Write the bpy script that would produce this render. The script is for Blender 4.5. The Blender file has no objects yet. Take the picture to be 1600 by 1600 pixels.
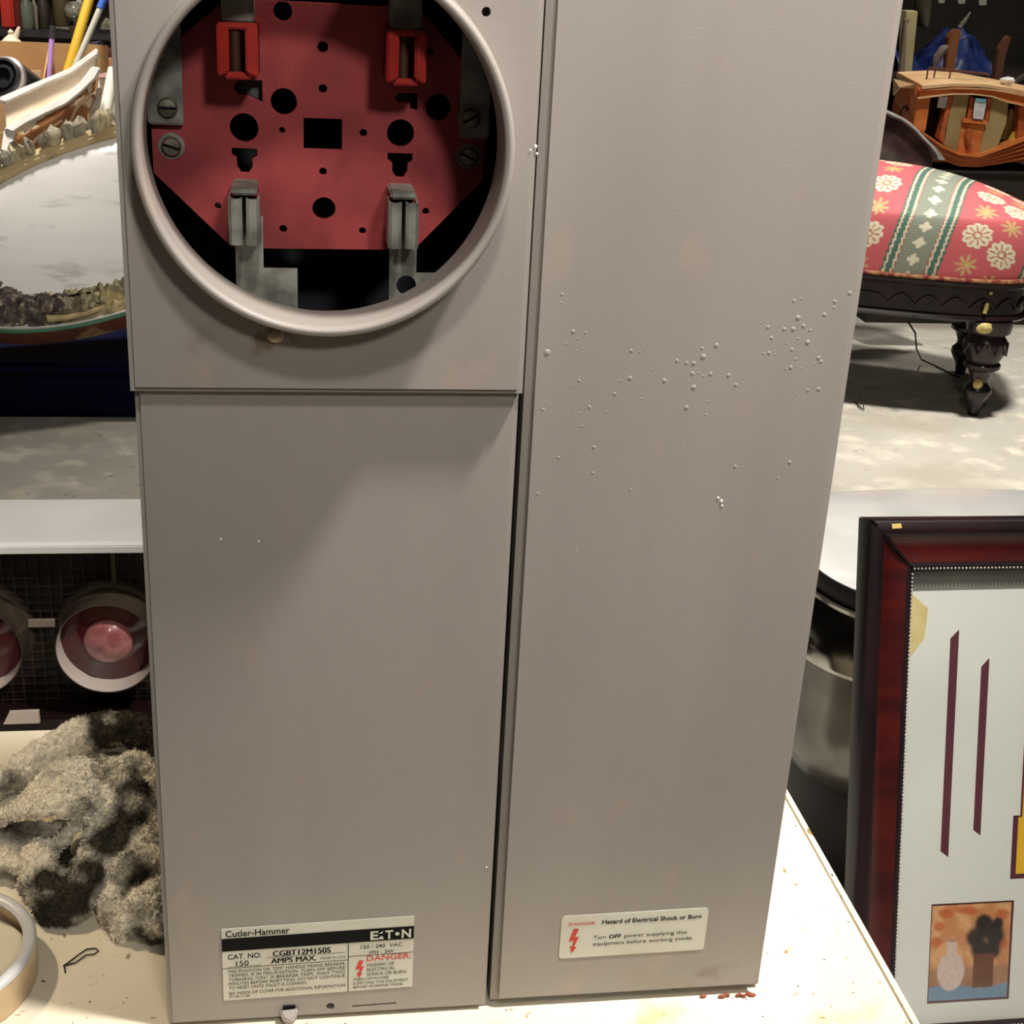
import bpy, bmesh, math, random
import numpy as np
from mathutils import Vector, Matrix, noise as mnoise
random.seed(7)
SC = bpy.context.scene
COL = SC.collection
R = math.radians

# ------------------------------------------------------------------ camera
CAM_F, CAM_YAW, CAM_PITCH, CAM_ROLL = 2175.0, 0.1597, 0.3879, -0.0547
CAM_LOC = Vector((-0.1138, -0.6896, 0.6269))
_f = Vector((math.sin(CAM_YAW)*math.cos(CAM_PITCH), math.cos(CAM_YAW)*math.cos(CAM_PITCH), -math.sin(CAM_PITCH)))
_r = Vector((math.cos(CAM_YAW), -math.sin(CAM_YAW), 0)); _d = _f.cross(_r)
_c, _s = math.cos(CAM_ROLL), math.sin(CAM_ROLL)
AX_R = _c*_r + _s*_d; AX_D = -_s*_r + _c*_d; AX_F = _f
cam_data = bpy.data.cameras.new('camera'); cam = bpy.data.objects.new('camera', cam_data); COL.objects.link(cam)
cam_data.sensor_width = 36; cam_data.sensor_fit = 'HORIZONTAL'; cam_data.lens = CAM_F/1600*36
cam_data.clip_start = 0.02; cam_data.clip_end = 60
mw = Matrix.Identity(4)
for i in range(3):
    mw[i][0] = AX_R[i]; mw[i][1] = -AX_D[i]; mw[i][2] = -AX_F[i]; mw[i][3] = CAM_LOC[i]
cam.matrix_world = mw
SC.camera = cam

# ------------------------------------------------------------------ colour management, world, lamps
SC.view_settings.view_transform = 'Standard'; SC.view_settings.look = 'None'
SC.view_settings.gamma = 1; SC.view_settings.exposure = 0.0; SC.view_settings.use_curve_mapping = False
world = bpy.data.worlds.new('world'); SC.world = world; world.use_nodes = True
bg = world.node_tree.nodes['Background']; bg.inputs[0].default_value = (1.0, 0.90, 0.78, 1); bg.inputs[1].default_value = 0.04

def lamp(name, loc, target, size, power, spread=180, col=(1, .945, .87)):
    d = bpy.data.lights.new(name, 'AREA'); d.shape = 'DISK'; d.size = size; d.energy = power; d.color = col; d.spread = R(spread)
    o = bpy.data.objects.new(name, d); COL.objects.link(o); o.location = loc
    o.rotation_euler = (Vector(target)-Vector(loc)).to_track_quat('-Z', 'Y').to_euler()
    return o
lamp('ceiling_or_fill_lamp', (0.62, -0.24, 1.85), (.16, 0.03, 0), .14, 10.2, 73)
lamp('ceiling_or_fill_lamp', (-0.02, -0.90, 1.72), (0, 0, 1.05), .16, 2.6, 66)
lamp('ceiling_or_fill_lamp', (0.45, -2.1, 1.75), (-.05, 0, .85), .25, 2.1, 54)
lamp('ceiling_or_fill_lamp', (1.35, 1.9, 2.5), (1.25, 1.9, 0), .30, 27, 84)
lamp('ceiling_or_fill_lamp', (-0.70, 2.75, 2.45), (-.78, 2.72, .15), .25, 5.2, 28)  # added narrow spot that brightens the oval mirror, not a known lamp
lamp('ceiling_or_fill_lamp', (-1.15, 0.45, 1.75), (-.38, .16, 0), .10, .70, 34, (1, .82, .58))
lamp('ceiling_or_fill_lamp', (2.0, 3.3, 2.5), (2.0, 3.9, .3), .30, 11, 90)  # added fill light for the tarp and boat, no known source
lamp('ceiling_or_fill_lamp', (-1.0, 2.95, 2.4), (-1.05, 3.75, .35), .30, 13, 66)  # added fill light for the carton, white frames and shelf

# ------------------------------------------------------------------ pixel helpers (points on real planes)
def ray(u, v): return AX_R*((u-800)/CAM_F) + AX_D*((v-800)/CAM_F) + AX_F
def at(u, v, Y): d = ray(u, v); return CAM_LOC + d*((Y-CAM_LOC.y)/d.y)
def atz(u, v, Z=0.0): d = ray(u, v); return CAM_LOC + d*((Z-CAM_LOC.z)/d.z)
def atp(u, v, P, N): d = ray(u, v); return CAM_LOC + d*((Vector(P)-CAM_LOC).dot(N)/d.dot(N))

# ------------------------------------------------------------------ materials
def lin(c):
    c = c/255.0
    return c/12.92 if c <= .04045 else ((c+.055)/1.055)**2.4
def S(r, g, b): return (lin(r), lin(g), lin(b))
MATS = {}
def mat(name, rgb, rgb2=None, scale=12, rough=.6, metal=0.0, bump=0, bscale=120, lo=.42, hi=.62, stretch=(1, 1, 1), spec=.4, detail=6, coat=0):
    if name in MATS: return MATS[name]
    m = bpy.data.materials.new(name); m.use_nodes = True; nt = m.node_tree; b = nt.nodes['Principled BSDF']
    b.inputs['Roughness'].default_value = rough; b.inputs['Metallic'].default_value = metal
    b.inputs['Specular IOR Level'].default_value = spec; b.inputs['Coat Weight'].default_value = coat; b.inputs['Coat Roughness'].default_value = .12
    tc = nt.nodes.new('ShaderNodeTexCoord'); mp = nt.nodes.new('ShaderNodeMapping'); mp.inputs['Scale'].default_value = stretch
    nt.links.new(tc.outputs['Object'], mp.inputs[0])
    rgb2 = rgb2 or tuple(x*.86 for x in rgb)
    n = nt.nodes.new('ShaderNodeTexNoise'); n.inputs['Scale'].default_value = scale; n.inputs['Detail'].default_value = detail
    nt.links.new(mp.outputs[0], n.inputs['Vector'])
    r = nt.nodes.new('ShaderNodeValToRGB'); r.color_ramp.elements[0].position = lo; r.color_ramp.elements[1].position = hi
    r.color_ramp.elements[0].color = (*rgb, 1); r.color_ramp.elements[1].color = (*rgb2, 1)
    nt.links.new(n.outputs['Fac'], r.inputs[0]); nt.links.new(r.outputs[0], b.inputs['Base Color'])
    if bump:
        n2 = nt.nodes.new('ShaderNodeTexNoise'); n2.inputs['Scale'].default_value = bscale; n2.inputs['Detail'].default_value = 4
        nt.links.new(tc.outputs['Object'], n2.inputs['Vector'])
        bp = nt.nodes.new('ShaderNodeBump'); bp.inputs['Strength'].default_value = bump; bp.inputs['Distance'].default_value = .002
        nt.links.new(n2.outputs['Fac'], bp.inputs['Height']); nt.links.new(bp.outputs[0], b.inputs['Normal'])
    MATS[name] = m
    return m
def layer(m, rgb, scale, lo, hi, detail=5, stretch=(1, 1, 1), offs=(0, 0, 0), mask=None):
    """one more worn / stained layer over a material; mask = (centre, radius) keeps it to one place"""
    nt = m.node_tree; b = nt.nodes['Principled BSDF']; src = b.inputs['Base Color'].links[0].from_socket
    tc = nt.nodes.new('ShaderNodeTexCoord'); mp = nt.nodes.new('ShaderNodeMapping'); mp.inputs['Scale'].default_value = stretch; mp.inputs['Location'].default_value = offs
    nt.links.new(tc.outputs['Object'], mp.inputs[0])
    n = nt.nodes.new('ShaderNodeTexNoise'); n.inputs['Scale'].default_value = scale; n.inputs['Detail'].default_value = detail
    nt.links.new(mp.outputs[0], n.inputs['Vector'])
    mr = nt.nodes.new('ShaderNodeMapRange'); mr.inputs[1].default_value = lo; mr.inputs[2].default_value = hi
    nt.links.new(n.outputs['Fac'], mr.inputs[0]); fac = mr.outputs[0]
    if mask:
        vs = nt.nodes.new('ShaderNodeVectorMath'); vs.operation = 'SUBTRACT'; vs.inputs[1].default_value = mask[0]
        nt.links.new(tc.outputs['Object'], vs.inputs[0])
        vd = nt.nodes.new('ShaderNodeVectorMath'); vd.operation = 'DIVIDE'; vd.inputs[1].default_value = mask[1]
        nt.links.new(vs.outputs[0], vd.inputs[0])
        vl = nt.nodes.new('ShaderNodeVectorMath'); vl.operation = 'LENGTH'; nt.links.new(vd.outputs[0], vl.inputs[0])
        m2 = nt.nodes.new('ShaderNodeMapRange'); m2.inputs[1].default_value = 1; m2.inputs[2].default_value = .3
        nt.links.new(vl.outputs['Value'], m2.inputs[0])
        mu = nt.nodes.new('ShaderNodeMath'); mu.operation = 'MULTIPLY'; nt.links.new(fac, mu.inputs[0]); nt.links.new(m2.outputs[0], mu.inputs[1]); fac = mu.outputs[0]
    mx = nt.nodes.new('ShaderNodeMix'); mx.data_type = 'RGBA'
    nt.links.new(fac, mx.inputs[0]); nt.links.new(src, mx.inputs[6]); mx.inputs[7].default_value = (*rgb, 1)
    nt.links.new(mx.outputs[2], b.inputs['Base Color'])
    return m
def vcol_mat(name, rough=.8, bump=0, bscale=300, spec=.3, sheen=0):
    m = bpy.data.materials.new(name); m.use_nodes = True; nt = m.node_tree; b = nt.nodes['Principled BSDF']
    b.inputs['Roughness'].default_value = rough; b.inputs['Specular IOR Level'].default_value = spec; b.inputs['Sheen Weight'].default_value = sheen
    a = nt.nodes.new('ShaderNodeAttribute'); a.attribute_name = 'print'
    nt.links.new(a.outputs['Color'], b.inputs['Base Color'])
    if bump:
        tc = nt.nodes.new('ShaderNodeTexCoord'); n2 = nt.nodes.new('ShaderNodeTexNoise'); n2.inputs['Scale'].default_value = bscale; n2.inputs['Detail'].default_value = 4
        nt.links.new(tc.outputs['Object'], n2.inputs['Vector'])
        bp = nt.nodes.new('ShaderNodeBump'); bp.inputs['Strength'].default_value = bump; bp.inputs['Distance'].default_value = .003
        nt.links.new(n2.outputs['Fac'], bp.inputs['Height']); nt.links.new(bp.outputs[0], b.inputs['Normal'])
    return m

# ------------------------------------------------------------------ mesh helpers
class MB:
    def __init__(s): s.v = []; s.f = []
    def add(s, vs, fs):
        o = len(s.v); s.v += [tuple(p) for p in vs]; s.f += [tuple(i+o for i in f) for f in fs]; return s
    def box(s, lo, hi):
        x0, y0, z0 = lo; x1, y1, z1 = hi
        return s.add([(x0,y0,z0),(x1,y0,z0),(x1,y1,z0),(x0,y1,z0),(x0,y0,z1),(x1,y0,z1),(x1,y1,z1),(x0,y1,z1)],
                     [(0,3,2,1),(4,5,6,7),(0,1,5,4),(1,2,6,5),(2,3,7,6),(3,0,4,7)])
    def prism(s, pts, vec):
        pts = [Vector(p) for p in pts]; vec = Vector(vec); n = len(pts)
        return s.add(pts+[p+vec for p in pts], [tuple(range(n)), tuple(range(2*n-1, n-1, -1))]+[(i, i+n, (i+1) % n+n, (i+1) % n) for i in range(n)])
    def loft(s, rings, cap0=True, cap1=True, closed=True):
        n = len(rings[0]); o = len(s.v)
        for r_ in rings: s.v += [tuple(p) for p in r_]
        for k in range(len(rings)-1):
            for i in range(n if closed else n-1):
                j = (i+1) % n
                s.f.append((o+k*n+i, o+k*n+j, o+(k+1)*n+j, o+(k+1)*n+i))
        if cap0: s.f.append(tuple(o+i for i in range(n-1, -1, -1)))
        if cap1: s.f.append(tuple(o+(len(rings)-1)*n+i for i in range(n)))
        return s
    def tube(s, path, rad, seg=10, cap=True):
        path = [Vector(p) for p in path]; n = len(path)
        if not hasattr(rad, '__len__'): rad = [rad]*n
        rings = []; up = None
        for i, p in enumerate(path):
            t = (path[min(i+1, n-1)]-path[max(i-1, 0)]).normalized()
            if up is None: up = Vector((0, 0, 1)) if abs(t.z) < .9 else Vector((1, 0, 0))
            a = t.cross(up).normalized(); b = a.cross(t); up = b
            rings.append([p+(a*math.cos(q)+b*math.sin(q))*rad[i] for q in [2*math.pi*k/seg for k in range(seg)]])
        return s.loft(rings, cap, cap)
    def lathe(s, prof, c, axis='Z', seg=32, cap=True):
        rings = []
        for r_, h in prof:
            ring = []
            for k in range(seg):
                a = 2*math.pi*k/seg; x, y = r_*math.cos(a), r_*math.sin(a)
                ring.append({'Z': (c[0]+x, c[1]+y, c[2]+h), 'Y': (c[0]+x, c[1]+h, c[2]-y), 'X': (c[0]+h, c[1]+x, c[2]+y)}[axis])
            rings.append(ring)
        return s.loft(rings, cap, cap)
    def ball(s, c, r_, seg=10, rings=6):
        if not hasattr(r_, '__len__'): r_ = (r_,)*3
        pts = [[(c[0]+r_[0]*math.sin(t)*math.cos(p), c[1]+r_[1]*math.sin(t)*math.sin(p), c[2]+r_[2]*math.cos(t)) for p in [2*math.pi*k/seg for k in range(seg)]]
               for t in [math.pi*(i+.02)/(rings+.04) for i in range(rings+1)]]
        return s.loft(pts[::-1])
    def build(s, name, m, parent=None, smooth=False, bevel=0, seg=2, kind=None, label=None):
        me = bpy.data.meshes.new(name); me.from_pydata(s.v, [], s.f); me.validate()
        bm = bmesh.new(); bm.from_mesh(me)
        if bevel:
            es = [e for e in bm.edges if len(e.link_faces) == 2 and e.calc_face_angle(0) > R(35)]
            bmesh.ops.bevel(bm, geom=es, offset=bevel, segments=seg, affect='EDGES', clamp_overlap=True)
        bmesh.ops.recalc_face_normals(bm, faces=bm.faces); bm.to_mesh(me); bm.free()
        return link(name, me, m, parent, smooth, kind, label)
def link(name, me, m, parent=None, smooth=False, kind=None, label=None):
    me.name = name; me.materials.clear(); me.materials.append(m)
    if smooth:
        me.shade_smooth()
        try: me.set_sharp_from_angle(angle=R(38))
        except Exception: pass
    o = bpy.data.objects.new(name, me); COL.objects.link(o)
    if parent: child(o, parent)
    if kind: o['kind'] = kind
    if label: o['label'] = label
    return o
WORLD_LOC = {}
def child(o, p):
    o.parent = p; o.matrix_parent_inverse = Matrix.Translation(-Vector(WORLD_LOC.get(p.name, (0, 0, 0))))
def thing(name, label, cat, loc=(0, 0, 0), group=None):
    o = bpy.data.objects.new(name, None); COL.objects.link(o); o.location = loc; o.empty_display_size = .05
    WORLD_LOC[o.name] = tuple(loc)
    return tag(o, label, cat, group)
def tag(o, label, cat, group=None):
    o['label'] = label; o['category'] = cat
    if group: o['group'] = group
    return o
def struct(o): o['kind'] = 'structure'; return o
def eval_mesh(o):
    dg = bpy.context.evaluated_depsgraph_get(); me = bpy.data.meshes.new_from_object(o.evaluated_get(dg)); return me
def circ(cx, cz, r_, n=40, ph=0): return [(cx+r_*math.cos(2*math.pi*k/n+ph), cz+r_*math.sin(2*math.pi*k/n+ph)) for k in range(n)]
def plate(name, outlines, thick, fmap, m, parent=None, smooth=False, label=None, bevel=0, bevel_test=None, kind=None):
    """flat sheet with holes: 2-D outlines (first outer, rest holes); fmap(a, b, depth) -> xyz with depth 0 = front"""
    cu = bpy.data.curves.new(name, 'CURVE'); cu.dimensions = '2D'; cu.fill_mode = 'BOTH'; cu.extrude = thick/2
    for pts in outlines:
        sp = cu.splines.new('POLY'); sp.points.add(len(pts)-1); sp.use_cyclic_u = True
        for i, p in enumerate(pts): sp.points[i].co = (p[0], p[1], 0, 1)
    ob = bpy.data.objects.new(name, cu); COL.objects.link(ob); me = eval_mesh(ob)
    bpy.data.objects.remove(ob); bpy.data.curves.remove(cu)
    bm = bmesh.new(); bm.from_mesh(me)
    bmesh.ops.remove_doubles(bm, verts=bm.verts, dist=1e-6)
    if bevel:
        zf = thick/2
        es = [e for e in bm.edges if len(e.link_faces) == 2 and e.calc_face_angle(0) > R(60) and all(abs(v.co.z-zf) < 1e-6 and bevel_test(v.co.x, v.co.y) for v in e.verts)]
        bmesh.ops.bevel(bm, geom=es, offset=bevel, segments=4, affect='EDGES', clamp_overlap=False)
    for v in bm.verts: v.co = Vector(fmap(v.co.x, v.co.y, thick/2-v.co.z))
    bmesh.ops.recalc_face_normals(bm, faces=bm.faces); bm.to_mesh(me); bm.free()
    return link(name, me, m, parent, smooth, kind, label)
def face_y(y0): return lambda a, b, d: (a, y0+d, b)
def text_into(mb, s, x, z, h, width=None, align='L', y=-.0006, bold=0.0, shear=0, slope=0):
    cu = bpy.data.curves.new('lettering', 'FONT'); cu.body = s; cu.size = 1; cu.offset = bold; cu.shear = shear; cu.fill_mode = 'FRONT'; cu.resolution_u = 3
    ob = bpy.data.objects.new('lettering', cu); COL.objects.link(ob); me = eval_mesh(ob)
    bpy.data.objects.remove(ob); bpy.data.curves.remove(cu)
    if not me.vertices: return
    xs = [v.co.x for v in me.vertices]; x0, w = min(xs), max(xs)-min(xs)
    sy = h/.70; sx = (width/w) if width else sy
    off = 0 if align == 'L' else (-w*sx/2 if align == 'C' else -w*sx)
    mb.add([(x+off+(v.co.x-x0)*sx, y, z+v.co.y*sy+slope*(off+(v.co.x-x0)*sx)) for v in me.vertices], [tuple(p.vertices) for p in me.polygons])
    bpy.data.meshes.remove(me)
def sup_ring(cx, cy, a, b, n, rot, z, N=64):
    out = []
    for k in range(N):
        t = 2*math.pi*k/N; c, s_ = math.cos(t), math.sin(t)
        x = a*math.copysign(abs(c)**(2/n), c); y = b*math.copysign(abs(s_)**(2/n), s_)
        out.append((cx+x*math.cos(rot)-y*math.sin(rot), cy+x*math.sin(rot)+y*math.cos(rot), z))
    return out
def nz(p, s): return mnoise.noise(Vector(p)*s)

# ------------------------------------------------------------------ shared materials
FLOOR = -0.36
m_paint = mat('grey_enamel', (.335, .302, .276), (.308, .277, .252), 5, rough=.42, bump=.05, bscale=900, stretch=(2.5, 2.5, .5), spec=.35)
layer(m_paint, S(96, 78, 56), 45, .45, .62, mask=((.155, -.01, .004), (.05, .05, .024)))
layer(m_paint, S(120, 102, 82), 60, .55, .68, mask=((-.13, -.02, .437), (.05, .06, .014)))
layer(m_paint, S(165, 150, 138), 30, .60, .80, stretch=(1, 1, .6))
m_inner = mat('inner_sheet', (.012, .013, .02), (.02, .02, .026), rough=.6)  # grey sheet coloured navy-black: shade inside the box put into the colour
m_red = mat('red_insulator', S(166, 66, 68), S(148, 57, 60), 40, rough=.6, bump=.1, bscale=400)
layer(m_red, S(110, 44, 44), 14, .56, .75)
m_redgloss = mat('red_moulded_block', S(190, 54, 46), S(168, 46, 42), 40, rough=.4)
m_zinc = mat('tarnished_zinc', S(160, 160, 150), S(112, 114, 106), 60, rough=.42, metal=.3, bump=.15, bscale=300)
m_screw = mat('screw_steel', S(165, 160, 145), S(120, 118, 100), 150, rough=.4, metal=.8)
m_cream = mat('cream_table_paint', (.78, .72, .58), (.73, .66, .50), 6, rough=.5, bump=.25, bscale=90, spec=.3)
layer(m_cream, S(150, 124, 82), 60, .71, .75, detail=3, stretch=(1, .6, 1))
layer(m_cream, S(214, 196, 146), 14, .60, .72, detail=8)
layer(m_cream, S(60, 42, 28), 130, .72, .745, detail=2); layer(m_cream, S(160, 132, 86), 170, .68, .73, detail=3, stretch=(.6, 1, 1))
m_white = mat('white_enamel', (.80, .79, .76), (.75, .73, .70), 8, rough=.3, spec=.5)
m_black = mat('black_rubber', (.012, .012, .013), rough=.45)
m_chrome = mat('worn_chrome', (.62, .60, .57), (.5, .48, .45), 10, rough=.16, metal=1)
m_darkwood = mat('black_lacquer_wood', (.016, .010, .012), (.03, .016, .016), 30, rough=.28, spec=.5)
m_label = mat('label_foil', S(206, 204, 192), S(198, 195, 180), 20, rough=.35)
m_ink = mat('black_ink', (.006, .006, .006), rough=.7, spec=.1)
m_redink = mat('red_ink', S(205, 60, 48), rough=.5)
m_brown = mat('bare_brown_wood', S(96, 58, 34), S(70, 40, 24), 14, rough=.6, stretch=(1, 1, 6))
m_cord = mat('black_wire', (.02, .018, .018), rough=.4)

# ================================================================== SETTING
m_conc = mat('worn_concrete', (.50, .475, .42), (.45, .425, .37), 3, rough=.55, bump=.3, bscale=60, spec=.35)
layer(m_conc, S(214, 208, 192), 16, .50, .68, detail=9); layer(m_conc, S(168, 160, 142), 4, .52, .75, detail=8); layer(m_conc, S(140, 130, 112), 40, .66, .76)
struct(MB().box((-4, -4, FLOOR-.1), (6, 7.6, FLOOR)).build('floor', m_conc))
m_wall = mat('dark_wall_paint', (.035, .030, .025), (.02, .018, .016), 2, rough=.8)
struct(MB().box((-4, 7.5, FLOOR), (6, 7.6, 2.95)).build('wall_back', m_wall))
struct(MB().box((-4.1, -4, FLOOR), (-4, 7.6, 2.95)).build('wall_left', m_wall))
struct(MB().box((6, -4, FLOOR), (6.1, 7.6, 2.95)).build('wall_right', m_wall))
struct(MB().box((-4, -4, 2.95), (6, 7.6, 3.05)).build('ceiling', mat('ceiling_paint', (.62, .58, .52), rough=.9)))

# ================================================================== TABLE
t = thing('work_table', 'cream painted old table with chipped flecked top, under the grey meter box', 'table', (-.3, 0, FLOOR))
rear, front_e, lft, rgt = .358, -.115, -1.0, .276
tt = MB()
N = 8; cr = .018
outl = [(lft, front_e), (rgt-.009, front_e)] + [(rgt-.009-cr+cr*math.sin(a), rear-cr+cr*math.cos(a)) for a in [math.pi/2*(1-k/N) for k in range(N+1)]] + [(lft, rear)]
MB().prism([(x, y, 0) for x, y in outl], (0, 0, -.028)).build('table_top', m_cream, t, bevel=.0025)
MB().box((rgt-.0082, front_e, -.03), (rgt, rear-.022, -.0012)).build('edge_strip', m_cream, t, bevel=.0025)
MB().box((lft+.06, front_e+.05, -.11), (rgt-.05, rear-.05, -.0285)).build('apron', m_cream, t)
leg = None
for x, y in ((rgt-.075, rear-.075), (rgt-.075, front_e+.075), (lft+.08, rear-.075), (lft+.08, front_e+.075)):
    MB().loft([[(x+a*w, y+b*w, z) for a, b in ((-1,-1),(1,-1),(1,1),(-1,1))] for w, z in ((.016, FLOOR), (.024, -.11), (.024, -.03))]).build('leg', m_cream, t)

# ================================================================== METER BOX
bx = thing('meter_box', 'tall grey steel electrical meter box with round open socket standing on cream table', 'meter box', (0, .05, 0))
XL, XM, XR, TOP = -.1985, 0.0, .1785, .74
SEAM_Z = .4105
# enclosures: open-fronted folded sheet boxes
def enclosure(name, x0, x1, z0, z1, y0, y1, m):
    mb = MB(); th = .0015
    mb.box((x0, y0, z0), (x0+th, y1, z1)).box((x1-th, y0, z0), (x1, y1, z1)).box((x0+th, y1-th, z0), (x1-th, y1, z1)).box((x0+th, y0, z0), (x1-th, y1-th, z0+th)).box((x0+th, y0, z1-th), (x1-th, y1-th, z1))
    return mb.build(name, m, bx)
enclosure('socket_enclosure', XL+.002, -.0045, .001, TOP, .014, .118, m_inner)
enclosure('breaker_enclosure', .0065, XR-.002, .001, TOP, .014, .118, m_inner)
def cover(name, x0, x1, z0, z1, y0, depth, holes=(), lipz0=True):
    def bt(a, b): return min(abs(a-x0), abs(a-x1), abs(b-z0), abs(b-z1)) < 1e-5
    return plate(name, [[(x0, z0), (x1, z0), (x1, z1), (x0, z1)]]+list(holes), depth, face_y(y0), m_paint, bx, True, bevel=.0050 if name == 'breaker_cover' else .0028, bevel_test=bt)
slot = [(-.0865, .0078), (-.0590, .0085), (-.0590, .0098), (-.0865, .0091)]
cover('lower_cover', XL, -.0022, .0012, SEAM_Z+.03, 0.0, .016, [circ(-.1, .0095, .0026, 16), slot])
cover('breaker_cover', .0010, XR, .003, TOP, 0.0, .016)
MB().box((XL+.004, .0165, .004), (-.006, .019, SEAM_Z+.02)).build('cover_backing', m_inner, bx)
RC = (-.103, .5335)
cover('meter_cover', XL-.001, -.0016, SEAM_Z, TOP, -.0085, .016, [circ(RC[0], RC[1], .0862, 96), circ(-.029, .5965, .0022, 16)])
# collar and rolled sealing ring
prof = [(.0880, -.0080), (.0879, -.020)]
for k in range(13):
    a = math.pi*k/12; prof.append((.0856+.0024*math.cos(a), -.0265-.0030*math.sin(a)))
prof += [(.0832, -.020), (.0836, .002), (.0840, .0072)]
ring = MB().lathe(prof, (RC[0], 0, RC[1]), 'Y', 128, cap=False).build('sealing_ring', m_paint, bx, True)
MB().lathe([(.0895, -.0082), (.0893, -.0098), (.0880, -.0105)], (RC[0], 0, RC[1]), 'Y', 96, cap=False).build('ring_flange', m_paint, bx, True)
# red insulating socket block with its holes
PY = .045
octo = [(-.1885, .510), (-.150, .4725), (-.056, .4735), (-.0205, .511), (-.0205, .557), (-.0345, .5715), (-.056, .5945), (-.150, .5945), (-.171, .577), (-.1885, .560)]
def key(cx, z0): return [(cx-.0065, z0), (cx-.0065, z0-.0035), (cx-.004, z0-.005), (cx-.004, z0-.009), (cx-.002, z0-.0125), (cx+.002, z0-.0125), (cx+.004, z0-.009), (cx+.004, z0-.005), (cx+.0065, z0-.0035), (cx+.0065, z0)]
holes = [circ(-.1035, .574, .0027, 20), circ(-.1035, .554, .0022, 16), circ(-.1035, .513, .0020, 16), circ(-.1030, .494, .0060, 24),
         circ(-.123, .547, .0066, 24), circ(-.045, .547, .0066, 24), circ(-.143, .5335, .0072, 24), circ(-.064, .5335, .0070, 24),
         circ(-.124, .533, .0016, 12), circ(-.083, .533, .0020, 14), circ(-.124, .483, .0021, 14), circ(-.083, .483, .0019, 14), circ(-.050, .494, .0019, 14), circ(-.157, .494, .0018, 14), circ(-.050, .574, .0019, 14),
         circ(-.123, .590, .0046, 20), [(-.1132, .5240), (-.0938, .5240), (-.0938, .5395), (-.1132, .5395)], key(-.143, .5235), key(-.064, .5235),
         [(-.148, .5535), (-.145, .5565), (-.1335, .557), (-.1335, .5465), (-.137, .5475), (-.140, .549), (-.146, .550)],
         [(-.0675, .551), (-.065, .5535), (-.0555, .5535), (-.0555, .545), (-.0595, .546), (-.0595, .5485), (-.066, .549)]]
blk = plate('socket_block', [octo]+holes, .008, face_y(PY), m_red, bx)
m_blue_grey = mat('grey_blade', S(105, 104, 108), rough=.5, metal=.3)
MB().box((-.1485, PY+.009, .5455), (-.133, PY+.012, .558)).build('contact_blade', m_blue_grey, bx)
MB().box((-.068, PY+.009, .544), (-.0595, PY+.012, .5545)).build('contact_blade', m_blue_grey, bx)
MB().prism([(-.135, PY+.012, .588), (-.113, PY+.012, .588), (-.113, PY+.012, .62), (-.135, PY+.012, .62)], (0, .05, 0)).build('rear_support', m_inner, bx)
# upper jaws: blade clip wrapped by a red moulded block
for cx in (-.1440, -.0640):
    j = MB().box((cx-.0075, .020, .585), (cx+.0075, PY, .640)).build('upper_jaw', m_zinc, bx, bevel=.001)
    u = MB()
    for sgn in (-1, 1):
        u.prism([(cx+sgn*.0095, .012, .561), (cx+sgn*.0038, .010, .5635), (cx+sgn*.0038, .010, .5830), (cx+sgn*.0095, .012, .5850)], (0, .030, 0))
    u.box((cx-.0095, .014, .5825), (cx+.0095, .040, .5855)).box((cx-.0065, .014, .5600), (cx+.0065, .040, .5632)).box((cx-.0095, .032, .5605), (cx+.0095, PY, .5850))
    u.build('jaw_insulator', m_redgloss, j, bevel=.0008)
    MB().tube([(cx-.0012, .019, .562), (cx-.0012, .019, .584)], .0026, 10).build('jaw_pin', mat('brown_pin', S(86, 58, 50), rough=.5, metal=.4), j, True)
# lower jaws: folded spring clips on L shaped bus bars
for cx, ex in ((-.1425, -.1168), (-.0640, -.0395)):
    dz = 0 if cx < -.1 else -.001
    L = [(cx-.0055, .440), (ex, .440), (ex, .4655+dz), (cx+.0085, .4655+dz), (cx+.0085, .492), (cx-.0055, .492)]
    hl = [] if cx < -.1 else [circ(-.0605, .458, .0052, 20)]
    plate('bus_bar', [L]+hl, .003, face_y(.030), m_zinc, bx)
    j = MB()
    for sgn in (-1, 1):
        pr = [(cx+sgn*.0010, .0100), (cx+sgn*.0026, .0085), (cx+sgn*.0060, .0085), (cx+sgn*.0076, .0105), (cx+sgn*.0076, .030), (cx+sgn*.0066, .030), (cx+sgn*.0062, .0125), (cx+sgn*.0034, .0110), (cx+sgn*.0020, .0125), (cx+sgn*.0014, .030), (cx+sgn*.0006, .030)]
        j.prism([(a, b, .4815) for a, b in pr], (0, 0, .0225))
    jj = j.build('lower_jaw', m_zinc, bx)
    MB().box((cx-.0065, .012, .5055), (cx+.0065, .044, .5085)).build('jaw_cap', m_zinc, jj, bevel=.001)
    MB().box((cx-.0065, .020, .5038), (cx+.0065, .044, .5056)).build('jaw_gasket', m_redgloss, jj)
    MB().box((cx-.0060, .0310, .480), (cx+.0060, .046, .506)).build('jaw_back', m_inner, jj)
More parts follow.
